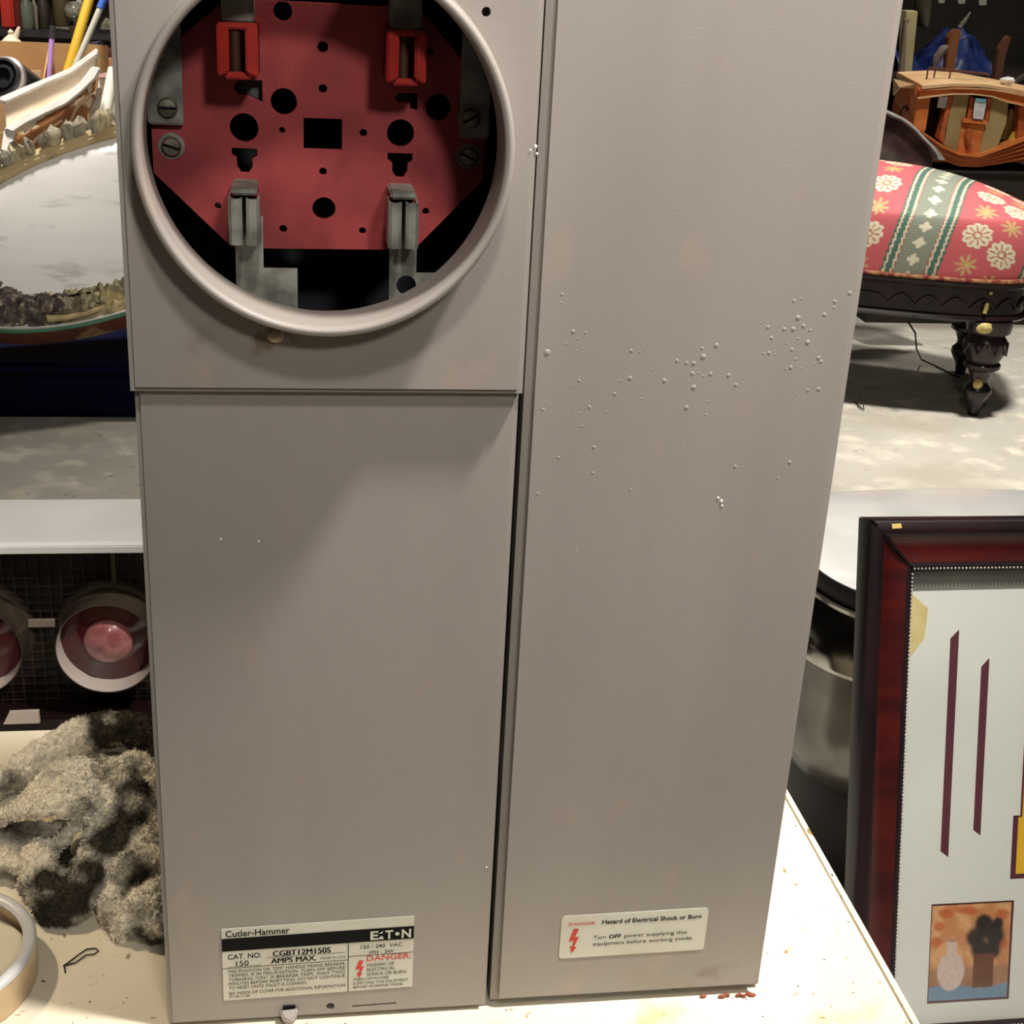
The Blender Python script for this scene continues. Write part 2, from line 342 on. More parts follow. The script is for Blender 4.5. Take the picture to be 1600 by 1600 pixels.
# side straps and their screws
for x0, x1, zb in ((-.1895, -.1722, .5345), (-.0345, -.0190, .5330)):
    MB().box((x0, PY-.006, zb), (x1, PY-.003, .640)).build('side_strap', m_zinc, bx, bevel=.0008)
for cx, cz, yy in ((-.1795, .543, PY-.0075), (-.1790, .5235, PY-.0015), (-.0290, .543, PY-.0075), (-.0285, .5230, PY-.0015)):
    s_ = MB().lathe([(.0049, .0018), (.0049, -.0006), (.0040, -.0020), (.0001, -.0024)], (cx, yy, cz), 'Y', 24).build('screw', m_screw, bx, True)
    a = R(random.uniform(-30, 60)); dx, dzz = .0042*math.cos(a), .0042*math.sin(a); nx, nzz = -.0006*math.sin(a), .0006*math.cos(a)
    MB().prism([(cx-dx-nx, yy-.00255, cz-dzz-nzz), (cx+dx-nx, yy-.00255, cz+dzz-nzz), (cx+dx+nx, yy-.00255, cz+dzz+nzz), (cx-dx+nx, yy-.00255, cz-dzz+nzz)], (0, .0015, 0)).build('screw_slot', m_ink, s_)
    MB().lathe([(.0066, .0022), (.0066, .0010)], (cx, yy, cz), 'Y', 24).build('washer', m_zinc, s_, True)
# latch tab bent out of the lower edge
mb = MB()
mb.prism([(-.1312, -.001, .0100), (-.1195, -.001, .0112), (-.1215, -.0065, .0085), (-.1245, -.0085, .0070), (-.1285, -.0065, .0078)], (0, 0, -.0045))
mb.build('latch_tab', m_paint, bx, bevel=.0008)
MB().box((-.1290, -.0012, .0098), (-.1215, .001, .0122)).build('latch_slot', m_ink, bx)
# paint blisters
rb = random.Random(3); mb = MB()
def blister(x, z, r_):
    if .008 < x < .171: mb.ball((x, .0002, z), (r_, r_*.17+.0002, r_), 9, 6)
def b_px(cx, cy, r_): p = at(780+cx/2.667, 400+cy/2.667, 0); blister(p.x, p.z, r_*.00014)
for cx, cy, r_ in ((200,403,15),(308,315,10),(160,483,8),(333,520,8),(545,510,11),(505,520,6),(480,575,9),(376,630,9),(446,648,6),(688,520,11),(740,437,9),(780,445,8),(810,448,11),(850,420,13),(905,373,11),(845,385,8),(805,490,10),(850,500,7),(880,492,10),(955,498,10),(985,537,9),(810,548,12),(780,632,11),(863,662,7),(865,605,6),(1245,258,12),(1355,245,10),(1268,292,10),(1225,305,11),(1187,305,9),(1120,297,9),(1135,342,9),(1228,188,8),(1257,178,6),(1285,360,12),(1295,310,8),(1398,190,9),(1395,215,7),(1460,155,10),(1220,390,9),(1125,405,9),(1150,410,6),(1330,425,10),(1340,440,9),(1215,465,10),(1195,470,6),(1330,555,10),(1285,560,8),(1210,860,10),(983,878,9),(1160,925,7),(395,797,9),(390,905,8),(247,840,8),(345,710,7),(160,990,8),(548,975,7),(322,1230,6),(262,160,8),(258,195,6),(360,320,6),(320,395,6),(550,395,9),(585,400,6),(280,365,6),(1245,345,7),(1235,430,7),(1310,450,6),(183,640,8),(192,610,6)):
    b_px(cx, cy, r_)
for k in range(70):
    c = rb.choice(((840,470,130,80),(1250,400,120,120),(350,600,180,150),(600,500,260,130)))
    b_px(rb.gauss(c[0], c[2]), rb.gauss(c[1], c[3]), rb.uniform(2.5, 6))
mb.build('paint_blisters', m_paint, bx, True, kind='stuff')
# bare chips
m_chip = mat('bare_chip', (.85, .83, .78), rough=.4)
for Y_, lst in ((0, ((345, 842, .0006), (404, 846, .0006), (1127, 783, .0009), (1122, 778, .0007), (1128, 790, .0006), (760, 1355, .0005))), (-.0085, ((837, 229, .0008), (839, 240, .0006), (829, 235, .0005), (207, 201, .0006)))):
    for u, v, r_ in lst:
        p = at(u, v, Y_); MB().ball((p.x, Y_-.0001, p.z), (r_, .0004, r_*1.3), 7, 5).build('paint_chip', m_chip, bx, label='pale speck of bare chipped paint')
m_tan = mat('dried_adhesive', S(196, 172, 146), rough=.5)
p = at(430, 521, -.012); MB().ball((p.x, -.0102, p.z-.002), (.0042, .0028, .0032), 12, 8).build('adhesive_blob', m_tan, bx, True)
m_rust = mat('rust_crumb', S(150, 84, 62), S(110, 60, 44), 200, rough=.9)
mb = MB()
for k in range(9): mb.ball((rb.uniform(.135, .175), rb.uniform(-.004, -.0005), .0013), (rb.uniform(.0012, .003), .0013, .0012), 7, 5)
tag(mb.build('rust_crumbs', m_rust), 'small reddish rust crumbs on the table at the meter box bottom corner', 'debris'); bpy.data.objects['rust_crumbs']['kind'] = 'stuff'

# ---- rating label (left) : local u 0..1 left-right, v 0..1 top-bottom
def label_part(name, x0, x1, zt, zb, slope):
    r_ = .0025 if name == 'danger_label' else .0004
    pts = []
    for cx, cz, a0 in ((x1-r_, zt-r_, 0), (x0+r_, zt-r_, 90), (x0+r_, zb+r_, 180), (x1-r_, zb+r_, 270)):
        for k in range(5): a = R(a0+k*22.5); pts.append((cx+r_*math.cos(a), cz+r_*math.sin(a)))
    pts = [(a, b+slope*(a-x0)) for a, b in pts]
    return plate(name, [pts], .0003, face_y(-.0004), m_label, bx)
X0, X1, ZT, ZB, SL = -.1647, -.0493, .0730, .0190, .024
lab = label_part('rating_label', X0, X1, ZT, ZB, SL)
W_, H_ = X1-X0, ZT-ZB
def LU(u): return X0+u*W_
def LV(v, u=0): return ZT-v*H_+SL*u*W_
def quad(mb, u0, v0, u1, v1, y=-.0006): mb.add([(LU(u0), y, LV(v0, u0)), (LU(u1), y, LV(v0, u1)), (LU(u1), y, LV(v1, u1)), (LU(u0), y, LV(v1, u0))], [(0, 3, 2, 1)])
ink = MB()
quad(ink, 0, .135, 1, .31)
quad(ink, .653, .31, .657, 1); quad(ink, 0, .545, .655, .552); quad(ink, .655, .50, 1, .507)
quad(ink, .23, .435, .64, .440); quad(ink, .03, .528, .20, .533)
def tx(s, u, v, h, wu=None, al='L', bold=0.0, mb=None, y=-.0006):
    again = bold > 0 and 'M' in s                     # heavier strokes by a doubled print, as on the worn label
    for sh in ((0, .0016, .0032) if again else (0,)):
        text_into(mb or ink, s, LU(u+sh), LV(v, u), h*H_, wu*W_ if wu else None, al, y-sh*.01, 0.0 if again else bold, slope=SL)
tx('Cutler-Hammer', .02, .115, .085, .33, bold=.012)
tx('CAT. NO.', .028, .425, .070, .175, bold=.012); tx('CGBT12M150S', .26, .425, .078, .30, bold=.003)
tx('150', .07, .522, .070, .065, bold=.004); tx('AMPS MAX.', .25, .520, .070, .235, bold=.004); tx('MADE IN U.S.A.', .51, .515, .034, .135)
body = ('MID-POSITION OR "OFF" HANDLE MEANS BREAKER', 'TRIPPED. IF IN MID-POSITION, TURN OFF BEFORE', 'TURNING "ON". IF BREAKER TRIPS, WAIT TWO', 'MINUTES BEFORE RESETTING. DO NOT CONTINUE', 'TO RESET UNTIL FAULT IS CLEARED.', 'SEE INSIDE OF COVER FOR ADDITIONAL INFORMATION')
for i, s_ in enumerate(body): tx(s_, .028, .615+.058*i+(.02 if i == 5 else 0), .042, .41 if i == 4 else .61)
tx('30-4801C-86', .028, .965, .026, .11)
tx('120 / 240  VAC', .72, .405, .050, .22, bold=.004); tx('1PH - 3W', .765, .488, .046, .13, bold=.004)
for i, s_ in enumerate(('HAZARD OF', 'ELECTRICAL', 'SHOCK OR BURN.')): tx(s_, .755, .665+.065*i, .045, (.145, .15, .215)[i])
for i, s_ in enumerate(('TURN OFF POWER', 'SUPPLYING THIS EQUIPMENT', 'BEFORE WORKING INSIDE.')): tx(s_, .682, .855+.055*i, .036, (.19, .295, .27)[i])
ink.build('black_print', m_ink, lab)
rd = MB(); tx('DANGER:', .753, .585, .075, .235, bold=.010, mb=rd)
def bolt(mb, P): mb.add([P(a, b) for a, b in ((.45,0),(.95,.02),(.62,.36),(1.0,.34),(.62,.74),(.86,.76),(.42,1.0),(.18,.72),(.40,.72),(.52,.48),(.05,.52))], [(0,1,2,10),(2,3,9,10),(3,4,8,9),(4,5,6,7,8)])
bolt(rd, lambda a, b: (LU(.690+.050*a), -.0006, LV(.565+.25*b, .69)))
rd.build('red_print', m_redink, lab)
wh = MB()
for s_, u, w in (('E', .770, .042), ('T', .848, .042), ('N', .935, .050)): tx(s_, u, .285, .115, w, bold=.03, mb=wh, y=-.0008)
def wq(pts): wh.add([(LU(a), -.0008, LV(b, a)) for a, b in pts], [tuple(range(len(pts)))])
wq([(.815, .205), (.838, .170), (.832, .210)][::-1]); wq([(.812, .285), (.822, .245), (.834, .245), (.842, .285)][::-1])
wq([(.912+.012*math.cos(a), .225+.026*math.sin(a)) for a in [2*math.pi*k/12 for k in range(12)]])
wh.build('white_print', m_label, lab)
# ---- danger label (right)
X0, X1, ZT, ZB, SL = .0425, .1365, .0700, .0372, .012
lab = label_part('danger_label', X0, X1, ZT, ZB, SL); W_, H_ = X1-X0, ZT-ZB
ink = MB()
tx('Hazard of Electrical Shock or Burn', .275, .235, .095, .68, bold=.022)
tx('Turn', .225, .585, .085, .085); tx('OFF', .330, .585, .085, .085, bold=.025); tx('power supplying this', .437, .585, .085, .43)
tx('equipment before working inside.', .225, .735, .085, .69)
ink.build('black_print', m_ink, lab)
rd = MB(); tx('DANGER:', .050, .235, .075, .185, mb=rd, bold=.004)
bolt(rd, lambda a, b: (LU(.055+.070*a), -.0006, LV(.30+.58*b, .05)))
rd.build('red_print', m_redink, lab)

# ================================================================== TABLE-TOP ITEMS
# --- crumpled terry rag
def px_tube(mb, pts, seg=14):
    P = [atz(u, v, z) for u, v, z, r_ in pts]; rr = [p[3]*.86 for p in pts]
    out, ro = [], []
    for i in range(len(P)-1):
        p0, p1, p2, p3 = P[max(i-1, 0)], P[i], P[i+1], P[min(i+2, len(P)-1)]
        for k in range(6):
            s = k/6; s2, s3 = s*s, s*s*s
            out.append(.5*((2*p1)+(p2-p0)*s+(2*p0-5*p1+4*p2-p3)*s2+(3*p1-p0-3*p2+p3)*s3)); ro.append(rr[i]*(1-s)+rr[i+1]*s)
    out.append(P[-1]); ro.append(rr[-1]); mb.tube(out, ro, seg)
def sheet(mb, rows, th=.0035):
    """thick cloth sheet through a grid of (u,v,z) table points"""
    G = [[atz(*p) for p in r_] for r_ in rows]
    def cr(P, t):
        n = len(P)-1; x = min(t*n, n-1e-6); i = int(x); s = x-i
        p0, p1, p2, p3 = P[max(i-1, 0)], P[i], P[i+1], P[min(i+2, n)]
        return .5*((2*p1)+(p2-p0)*s+(2*p0-5*p1+4*p2-p3)*s*s+(3*p1-p0-3*p2+p3)*s**3)
    nu, nv = 16, 16
    S_ = [[None]*nu for _ in range(nv)]
    for a in range(nu):
        colp = [cr(r_, a/(nu-1)) for r_ in G]
        for b in range(nv): S_[b][a] = cr(colp, b/(nv-1))
    o = len(mb.v)
    nn = [[None]*nu for _ in range(nv)]
    for b in range(nv):
        for a in range(nu):
            du = S_[b][min(a+1, nu-1)]-S_[b][max(a-1, 0)]; dv = S_[min(b+1, nv-1)][a]-S_[max(b-1, 0)][a]
            n = du.cross(dv); nn[b][a] = n.normalized() if n.length > 1e-9 else Vector((0, 0, 1))
    for sg in (1, -1):
        for b in range(nv):
            for a in range(nu): mb.v.append(tuple(S_[b][a]+nn[b][a]*th*sg))
    M_ = nu*nv
    for b in range(nv-1):
        for a in range(nu-1):
            i = o+b*nu+a; mb.f.append((i, i+1, i+nu+1, i+nu)); mb.f.append((i+M_, i+M_+nu, i+M_+nu+1, i+M_+1))
    bd = [(0, a) for a in range(nu)]+[(b, nu-1) for b in range(1, nv)]+[(nv-1, a) for a in range(nu-2, -1, -1)]+[(b, 0) for b in range(nv-2, 0, -1)]
    for k in range(len(bd)):
        (b0, a0), (b1, a1) = bd[k], bd[(k+1) % len(bd)]; i, j = o+b0*nu+a0, o+b1*nu+a1
        mb.f.append((i, i+M_, j+M_, j))
rag = MB(); DIRT_SHADE = []
def T_(pts, dirt_shade): px_tube(rag, pts); DIRT_SHADE.extend((atz(u, v, z), d) for (u, v, z, r_), d in zip(pts, dirt_shade))
def Sh(rows, dirt_shade): sheet(rag, rows); DIRT_SHADE.extend((atz(*p), dirt_shade) for r_ in rows for p in r_)
T_([(-40,1245,.010,.012),(20,1212,.012,.013),(70,1180,.016,.015),(125,1150,.022,.017),(165,1140,.024,.016),(210,1142,.022,.017),(250,1162,.018,.017),(290,1190,.014,.014)], [.1,.15,.2,.15,.75,1,.9,.7])
Sh([[(2,1280,.030),(45,1238,.045),(88,1196,.052),(135,1190,.050),(152,1215,.040)],
    [(0,1277,.038),(45,1255,.052),(90,1225,.060),(135,1218,.056),(150,1240,.044)],
    [(-4,1282,.040),(40,1268,.056),(85,1258,.062),(125,1255,.058),(142,1262,.046)],
    [(-8,1286,.036),(35,1272,.052),(85,1272,.056),(120,1282,.050),(135,1286,.038)]], .05)
Sh([[(-20,1300,.030),(5,1295,.03),(30,1285,.030)],[(-20,1320,.020),(15,1325,.020),(60,1330,.018)],[(-20,1355,.012),(25,1360,.014),(70,1365,.012)]], .35)
T_([(120,1283,.044,.006),(105,1305,.036,.0055),(88,1318,.030,.005),(78,1322,.028,.004)], [.1,.2,.2,.2])
Sh([[(12,1292,.034),(60,1286,.036),(112,1290,.032)],[(14,1318,.018),(60,1316,.018),(104,1312,.020)],[(22,1348,.006),(66,1352,.006),(112,1346,.008)]], .62)  # sheet added inside the hood, shade of the hollow painted as dark colour
T_([(50,1345,.020,.010),(62,1335,.026,.012),(60,1370,.022,.014),(72,1400,.018,.015),(105,1400,.018,.014),(130,1375,.022,.013),(148,1330,.028,.012),(158,1290,.034,.012),(165,1250,.040,.013),(150,1225,.040,.011)], [.2,.15,.4,.9,.95,.95,.9,.75,.4,.2])
T_([(65,1430,.008,.007),(110,1425,.010,.009),(150,1385,.014,.010),(180,1340,.020,.011),(205,1290,.030,.014),(212,1250,.040,.014),(195,1225,.044,.014),(172,1222,.044,.012)], [.95,.95,.95,.9,.95,.8,.6,.4])
T_([(165,1205,.050,.008),(195,1192,.054,.008),(225,1195,.052,.009),(243,1215,.046,.011),(255,1260,.036,.012)], [.2,.1,.15,.2,.3])
T_([(240,1230,.034,.012),(243,1290,.026,.014),(222,1320,.022,.013),(205,1350,.020,.012),(182,1385,.018,.012)], [.1,.2,.2,.15,.15])
T_([(175,1375,.014,.008),(172,1405,.012,.010),(182,1440,.010,.010),(196,1462,.006,.006)], [.15,.4,.3,.2])
T_([(185,1375,.020,.010),(215,1360,.024,.013),(250,1345,.024,.014)], [.3,.35,.2])
T_([(192,1455,.010,.008),(215,1425,.016,.013),(250,1400,.020,.016),(275,1395,.018,.014)], [.2,.25,.3,.3])
T_([(210,1400,.016,.012),(240,1440,.014,.014),(250,1460,.009,.009)], [.9,.4,.3])
T_([(125,1415,.004,.004),(150,1400,.006,.006),(165,1415,.006,.006)], [.1,.1,.1])
T_([(140,1180,.030,.004),(160,1190,.03,.005),(175,1200,.036,.005)], [.3,.3,.3])
me = bpy.data.meshes.new('rag'); me.from_pydata(rag.v, [], rag.f); ob = bpy.data.objects.new('rag', me); COL.objects.link(ob)
md = ob.modifiers.new('r', 'REMESH'); md.mode = 'VOXEL'; md.voxel_size = .0015
md = ob.modifiers.new('s', 'SMOOTH'); md.iterations = 2
me2 = eval_mesh(ob); bpy.data.objects.remove(ob)
co = np.empty(len(me2.vertices)*3); me2.vertices.foreach_get('co', co); co = co.reshape(-1, 3)
no = np.array([v.normal[:] for v in me2.vertices])
DP = np.array([p[:] for p, _ in DIRT_SHADE]); DD = np.array([d for _, d in DIRT_SHADE])
w = 1/((np.linalg.norm(co[:, None]-DP[None], axis=2)+.003)**5); dirt_shade = (w*DD).sum(1)/w.sum(1)
cols = np.ones((len(co), 4)); rgn = random.Random(5)
for i in range(len(co)):
    p = Vector(co[i]); n1 = nz(p, 90); n2 = nz(p, 260); n3 = nz(p+Vector((3, 1, 2)), 45)
    n4 = nz(p, 520); co[i] += no[i]*(.0024*n1+.0016*n2+.0011*n4+rgn.uniform(-.0006, .0006))
    d = dirt_shade[i]+.55*n3+.25*n1; d = min(1, max(0, (d-.25)/.45))
    a = np.array((.86, .79, .64)); b = np.array((.060, .050, .036)); cols[i, :3] = (a*(1-d)+b*d)*(1+.3*n2+.3*n4)
co[:, 2] = np.maximum(co[:, 2], .0004)
me2.vertices.foreach_set('co', co.ravel()); me2.update()
at_ = me2.color_attributes.new('print', 'FLOAT_COLOR', 'POINT'); at_.data.foreach_set('color', cols.ravel())
m_terry = vcol_mat('terry_cloth', .95, .8, 700, .1)
o = link('rag', me2, m_terry, None, True)
npr = np.random.default_rng(2); nb = 42000
ids = npr.integers(0, len(co), nb); base = co[ids]; nn_ = no[ids]
rv = npr.normal(size=(nb, 3)); dir_ = nn_+.75*rv/np.linalg.norm(rv, axis=1)[:, None]; dir_ /= np.linalg.norm(dir_, axis=1)[:, None]
sd = np.cross(dir_, npr.normal(size=(nb, 3))); sd /= np.linalg.norm(sd, axis=1)[:, None]
ln_ = npr.uniform(.0006, .0016, nb)[:, None]; wd_ = npr.uniform(.0003, .0006, nb)[:, None]
jit = npr.uniform(-.0007, .0007, (nb, 3))
V4 = np.stack([base+jit-sd*wd_, base+jit+sd*wd_, base+jit+dir_*ln_+sd*wd_*.8, base+jit+dir_*ln_-sd*wd_*.8], 1).reshape(-1, 3)
V4[:, 2] = np.maximum(V4[:, 2], .0004)
mf = bpy.data.meshes.new('terry_loops'); mf.from_pydata(V4.tolist(), [], np.arange(nb*4).reshape(-1, 4).tolist())
cf = np.repeat(cols[ids]*npr.uniform(.75, 1.3, (nb, 1)), 4, axis=0); cf[:, 3] = 1
mf.color_attributes.new('print', 'FLOAT_COLOR', 'POINT').data.foreach_set('color', cf.ravel())
link('terry_loops', mf, m_terry, o, False, 'stuff')
tag(o, 'crumpled dirty terry rag with black grease stains beside the meter box', 'rag')

# --- round tin at the lower left
c0 = atz(-62, 1498, 0); rim_p = atz(52, 1455, .022)
Rt = .0615; cx, cy = atz(58, 1462, .024).x-Rt-.000, atz(20, 1470, .02).y-.012
tin = thing('round_tin', 'shallow round tin with bright silver rim and cream inside, by the dirty rag', 'tin', (cx, cy, 0))
MB().lathe([(Rt-.001, 0), (Rt, .001), (Rt, .0235), (Rt-.0012, .0235), (Rt-.0016, .0020), (.001, .0020)], (cx, cy, 0), 'Z', 96).build('tin_wall', mat('tin_outside', S(214, 190, 158), S(190, 165, 130), 20, rough=.3, metal=.35), tin, True)
prof = [(Rt-.0035+.0042*math.cos(a), .0248+.0030*math.sin(a)) for a in [2*math.pi*k/16 for k in range(17)]]
MB().lathe(prof, (cx, cy, 0), 'Z', 96, cap=False).build('rim', mat('silver_rim', (.84, .84, .86), (.76, .76, .78), 30, rough=.25, metal=.3), tin, True)
MB().lathe([(Rt-.004, .0025), (Rt-.0042, .008), (Rt-.010, .0095), (.001, .0098)], (cx, cy, 0), 'Z', 80).build('cream_filling', mat('cream_filling', (.74, .70, .56), (.68, .63, .48), 15, rough=.35), tin, True)

# --- bent wire loop
mb = MB(); pts = [(102,1520,.0008),(100,1508,.0016),(104,1506,.001),(120,1494,.001),(136,1483,.0012),(150,1482,.0012),(154,1486,.001),(147,1491,.001),(135,1492,.001),(118,1504,.001),(103,1508,.001),(99,1510,.001)]
tag(MB().tube([atz(*p) for p in pts], .0005, 6).build('wire_loop', m_cord, None, True), 'thin bent black wire loop lying on the cream table', 'wire')

# ================================================================== CAR TAIL PANEL (behind the table, left)
PYY = .75
tp = thing('car_tail_panel', 'white topped car tail panel with round red lights behind the table', 'car panel', (-.35, .85, FLOOR))
zt = at(100, 850, PYY).z
m_body = mat('maroon_black_panel', (.016, .006, .006), (.011, .005, .005), 20, rough=.35)
MB().box((-.80, PYY+.06, FLOOR+.02), (-.02, PYY+.135, zt-.012)).build('rear_body', m_body, tp)
x0, x1 = -.80, -.02
ledge = MB().prism([(x0, PYY, zt-.003), (x0, PYY+.006, zt), (x0, PYY+.130, zt), (x0, PYY+.136, zt-.004), (x0, PYY+.136, zt-.012), (x0, PYY, zt-.012)], (x1-x0, 0, 0)).build('ledge', m_white, tp, bevel=.001)
for xx in (x0+.01, x1-.03): MB().box((xx, PYY+.06, FLOOR), (xx+.02, PYY+.13, FLOOR+.02)).build('foot', m_black, tp)
def on(u, v, Y=PYY+.055): return at(u, v, Y)
zlow = on(160, 1095).z
MB().box((x0, PYY+.02, zlow-.16), (x1, PYY+.0595, zlow)).build('lower_valance', m_body, tp, bevel=.003)
mesh_m = mat('grille_wire', S(62, 54, 44), S(42, 36, 30), 60, rough=.5, metal=.3)
mb = MB()
xx = -.62
while xx < -.1:
    mb.box((xx-.0007, PYY+.053, zlow), (xx+.0007, PYY+.0545, zt-.012)); xx += .0128
zz = zlow+.006
while zz < zt-.014:
    mb.box((-.62, PYY+.0525, zz-.0006), (-.1, PYY+.0535, zz+.0006)); zz += .0105
mb.build('grille_mesh', mesh_m, tp, kind='stuff')
m_bez = mat('bezel_outer', S(92, 80, 68), S(70, 60, 50), 30, rough=.35, metal=.4)
m_lens = mat('ruby_lens', (.080, .004, .009), (.06, .003, .007), 30, rough=.1, coat=1)
m_cone = mat('lens_cone', S(190, 124, 126), S(150, 84, 88), 40, rough=.25, coat=.6)
m_bin = mat('bezel_inside', (.66, .58, .52), (.6, .5, .45), 10, rough=.35)
pc = at(166, 1015, PYY+.005); R0 = .0570
cs = [pc.x, pc.x-.1475]
lens_lbl = None
for ci, cxx in enumerate(cs):
    c = (cxx, PYY+.005, pc.z)
    b = MB().lathe([(R0+.006, .054), (R0+.005, .050), (R0, .044), (R0-.001, .004), (R0-.0012, 0), (R0-.0022, .0005)], c, 'Y', 64, cap=False).build('light_bezel', m_bez, tp, True)
    MB().lathe([(R0-.0022, .0006), (R0-.0030, .006), (R0-.0036, .0400)], c, 'Y', 64, cap=False).build('bezel_lining', m_bin, b, True)
    MB().lathe([(R0-.0036, .038), (R0-.004, .027), (.046, .0245), (.032, .0215), (.0280, .0195)], c, 'Y', 64).build('lens', m_lens, tp, True)
    MB().lathe([(.0285, .0215), (.0240, .0150), (.012, .0070), (.003, .0035), (.0001, .0030)], c, 'Y', 48).build('lens_cone', m_cone, tp, True)
    MB().box((cxx+.005, PYY+.045, c[2]+R0-.002), (cxx+.010, PYY+.052, zt-.012)).build('mounting_tab', m_bez, b)
MB().box((cs[0]-R0-.034, PYY+.046, pc.z+.009), (cs[0]-R0-.005, PYY+.052, pc.z+.017)).build('link_bar', mat('link_bar', S(140, 128, 112), rough=.5), tp)
a, b_ = atz(8, 1133, -.215), None
pq = [at(5, 1132, PYY+.014), at(62, 1130, PYY+.014), at(60, 1112, PYY+.014), at(14, 1114, PYY+.014)]
MB().prism(pq, (0, .006, 0)).build('reverse_light', mat('pale_plastic', S(206, 190, 178), rough=.4), tp)

# ================================================================== FRAMED COLLAGE leaning on the right
fa = R(16); FU = Vector((0, math.sin(fa), math.cos(fa))); FN = Vector((0, -math.cos(fa), math.sin(fa))); FB = Vector((0, .262, FLOOR+.004))
def fp(x, s, d=0): return FB+Vector((x, 0, 0))+FU*s-FN*d        # d = depth behind the front
fx0, fx1, fs0, fs1, fw = .3905, .950, 0.0, .5385, .0485
fr = thing('framed_collage', 'dark cherry wood frame with pale grey collage mat leaning beside the table', 'picture frame', (.67, .27, FLOOR))
m_cherry = mat('cherry_wood', S(72, 18, 16), S(50, 12, 13), 8, rough=.3, stretch=(1, 1, 5), spec=.5, coat=.3)
m_fdark = mat('cherry_dark_edge', S(34, 18, 22), S(24, 14, 18), 12, rough=.3, spec=.5)
# moulding profile: (inset, depth); outer dark band, red cove, dark inner step
def rail(name, prof, m, parent, side, smooth=True):
    rings = []
    g = .0006
    for k in (0, 1):
        ring_ = []
        for ins, d in prof:
            if side == 'L': x, s = fx0+ins, (fs0+ins+g if k == 0 else fs1-ins-g)
            elif side == 'R': x, s = fx1-ins, (fs0+ins+g if k == 0 else fs1-ins-g)
            elif side == 'T': x, s = (fx0+ins+g if k == 0 else fx1-ins-g), fs1-ins
            else: x, s = (fx0+ins+g if k == 0 else fx1-ins-g), fs0+ins
            ring_.append(fp(x, s, d))
        rings.append(ring_)
    return MB().loft(rings).build(name, m, parent, smooth)
P_out = [(0, .026), (0, .006), (.002, .002), (.007, 0), (.013, .001), (.016, .004), (.016, .026)]
P_red = [(.016, .026), (.016, .004), (.020, .0062), (.026, .0078), (.032, .0080), (.0375, .0070), (.040, .0065), (.040, .026)]
P_in = [(.040, .026), (.040, .0066), (.0425, .0060), (.0440, .0080), (.0460, .0085), (.0485, .0125), (.0485, .026)]
for side, nm in (('L', 'side_rail'), ('R', 'side_rail'), ('T', 'top_rail'), ('B', 'bottom_rail')):
    q = rail(nm, P_red, m_cherry, fr, side)
    rail('outer_moulding', P_out, m_fdark, q, side); rail('inner_moulding', P_in, m_fdark, q, side)
    bead = MB(); ins, d = .0462, .0078
    n = int((fs1-fs0-2*ins)/.0036) if side in 'LR' else int((fx1-fx0-2*ins)/.0036)
    for k in range(n):
        t_ = ins+.0018+.0036*k
        c = {'L': lambda: fp(fx0+ins, fs0+t_, d), 'R': lambda: fp(fx1-ins, fs0+t_, d), 'T': lambda: fp(fx0+t_, fs1-ins, d), 'B': lambda: fp(fx0+t_, fs0+ins, d)}[side]()
        bead.ball(c, .0011, 7, 5)
    bead.build('bead_row', mat('bead_silver', (.62, .58, .54), rough=.3, metal=.6), q, True, kind='stuff')
mitre = MB().prism([fp(fx0+.002, fs1-.0005, -.0002), fp(fx0+.004, fs1-.0005, -.0002), fp(fx0+.0415, fs1-.040, .0045), fp(fx0+.040, fs1-.0415, .0045)], FN*-.004).build('mitre_gap', m_ink, fr)
# gold chip on top rail
MB().prism([fp(.4115, fs1-.0038, .0008), fp(.4205, fs1-.0034, .0008), fp(.4210, fs1-.0075, -.0003), fp(.4120, fs1-.0080, -.0003)], FN*-.0006).build('finish_chip', mat('gold_chip', S(196, 168, 96), rough=.5), fr)
mx0, mx1, ms0, ms1 = fx0+fw-.001, fx1-fw+.001, fs0+fw-.001, fs1-fw+.001
m_back = mat('grey_backing', S(128, 126, 118), S(116, 114, 106), 12, rough=.7)
MB().prism([fp(mx0, ms0, .0205), fp(mx1, ms0, .0205), fp(mx1, ms1, .0205), fp(mx0, ms1, .0205)], FN*-.003).build('backing_board', m_back, fr)
m_mat = mat('grey_matboard', S(228, 226, 222), S(218, 217, 212), 5, rough=.85)
def inplane(u, v): p = atp(u, v, FB, FN)-FB; return (p.x, p.dot(FU))
cut1 = [inplane(*p) for p in ((1510,997),(1510,1000),(1494,1352),(1484,1345),(1503,1003))]
cut1 = [(.4800, .4250), (.4885, .4335), (.4885, .2135), (.4800, .2200)]
cut2 = [(.5120, .3975), (.5200, .4060), (.5200, .2335), (.5120, .2395)]
win1 = [(.4735, .0685), (.5575, .0685), (.5575, .1680), (.4735, .1680)]
win2 = [(.5520, .1890), (.7600, .1890), (.7600, .4290), (.5590, .4290), (.5590, .2520), (.5520, .2520)]
win3 = [(.5590, .4330), (.7600, .4330), (.7600, .4550), (.5590, .4550)]
mtop = ms1-.021
matb = plate('mat_board', [[(mx0, ms0), (mx1, ms0), (mx1, mtop+.0035), (mx0, mtop)], cut1, cut2, win1, win2], .0012, lambda a, b, d: fp(a, b, .0150+d), m_mat, fr)
m_plum = mat('plum_undermat', S(96, 44, 58), S(84, 38, 52), 10, rough=.7)
w1i = [(.4752, .0705), (.5558, .0705), (.5558, .1660), (.4752, .1660)]
w2i = [(.5582, .1935), (.7560, .1935), (.7560, .4260), (.5620, .4260), (.5620, .2500), (.5582, .2500)]
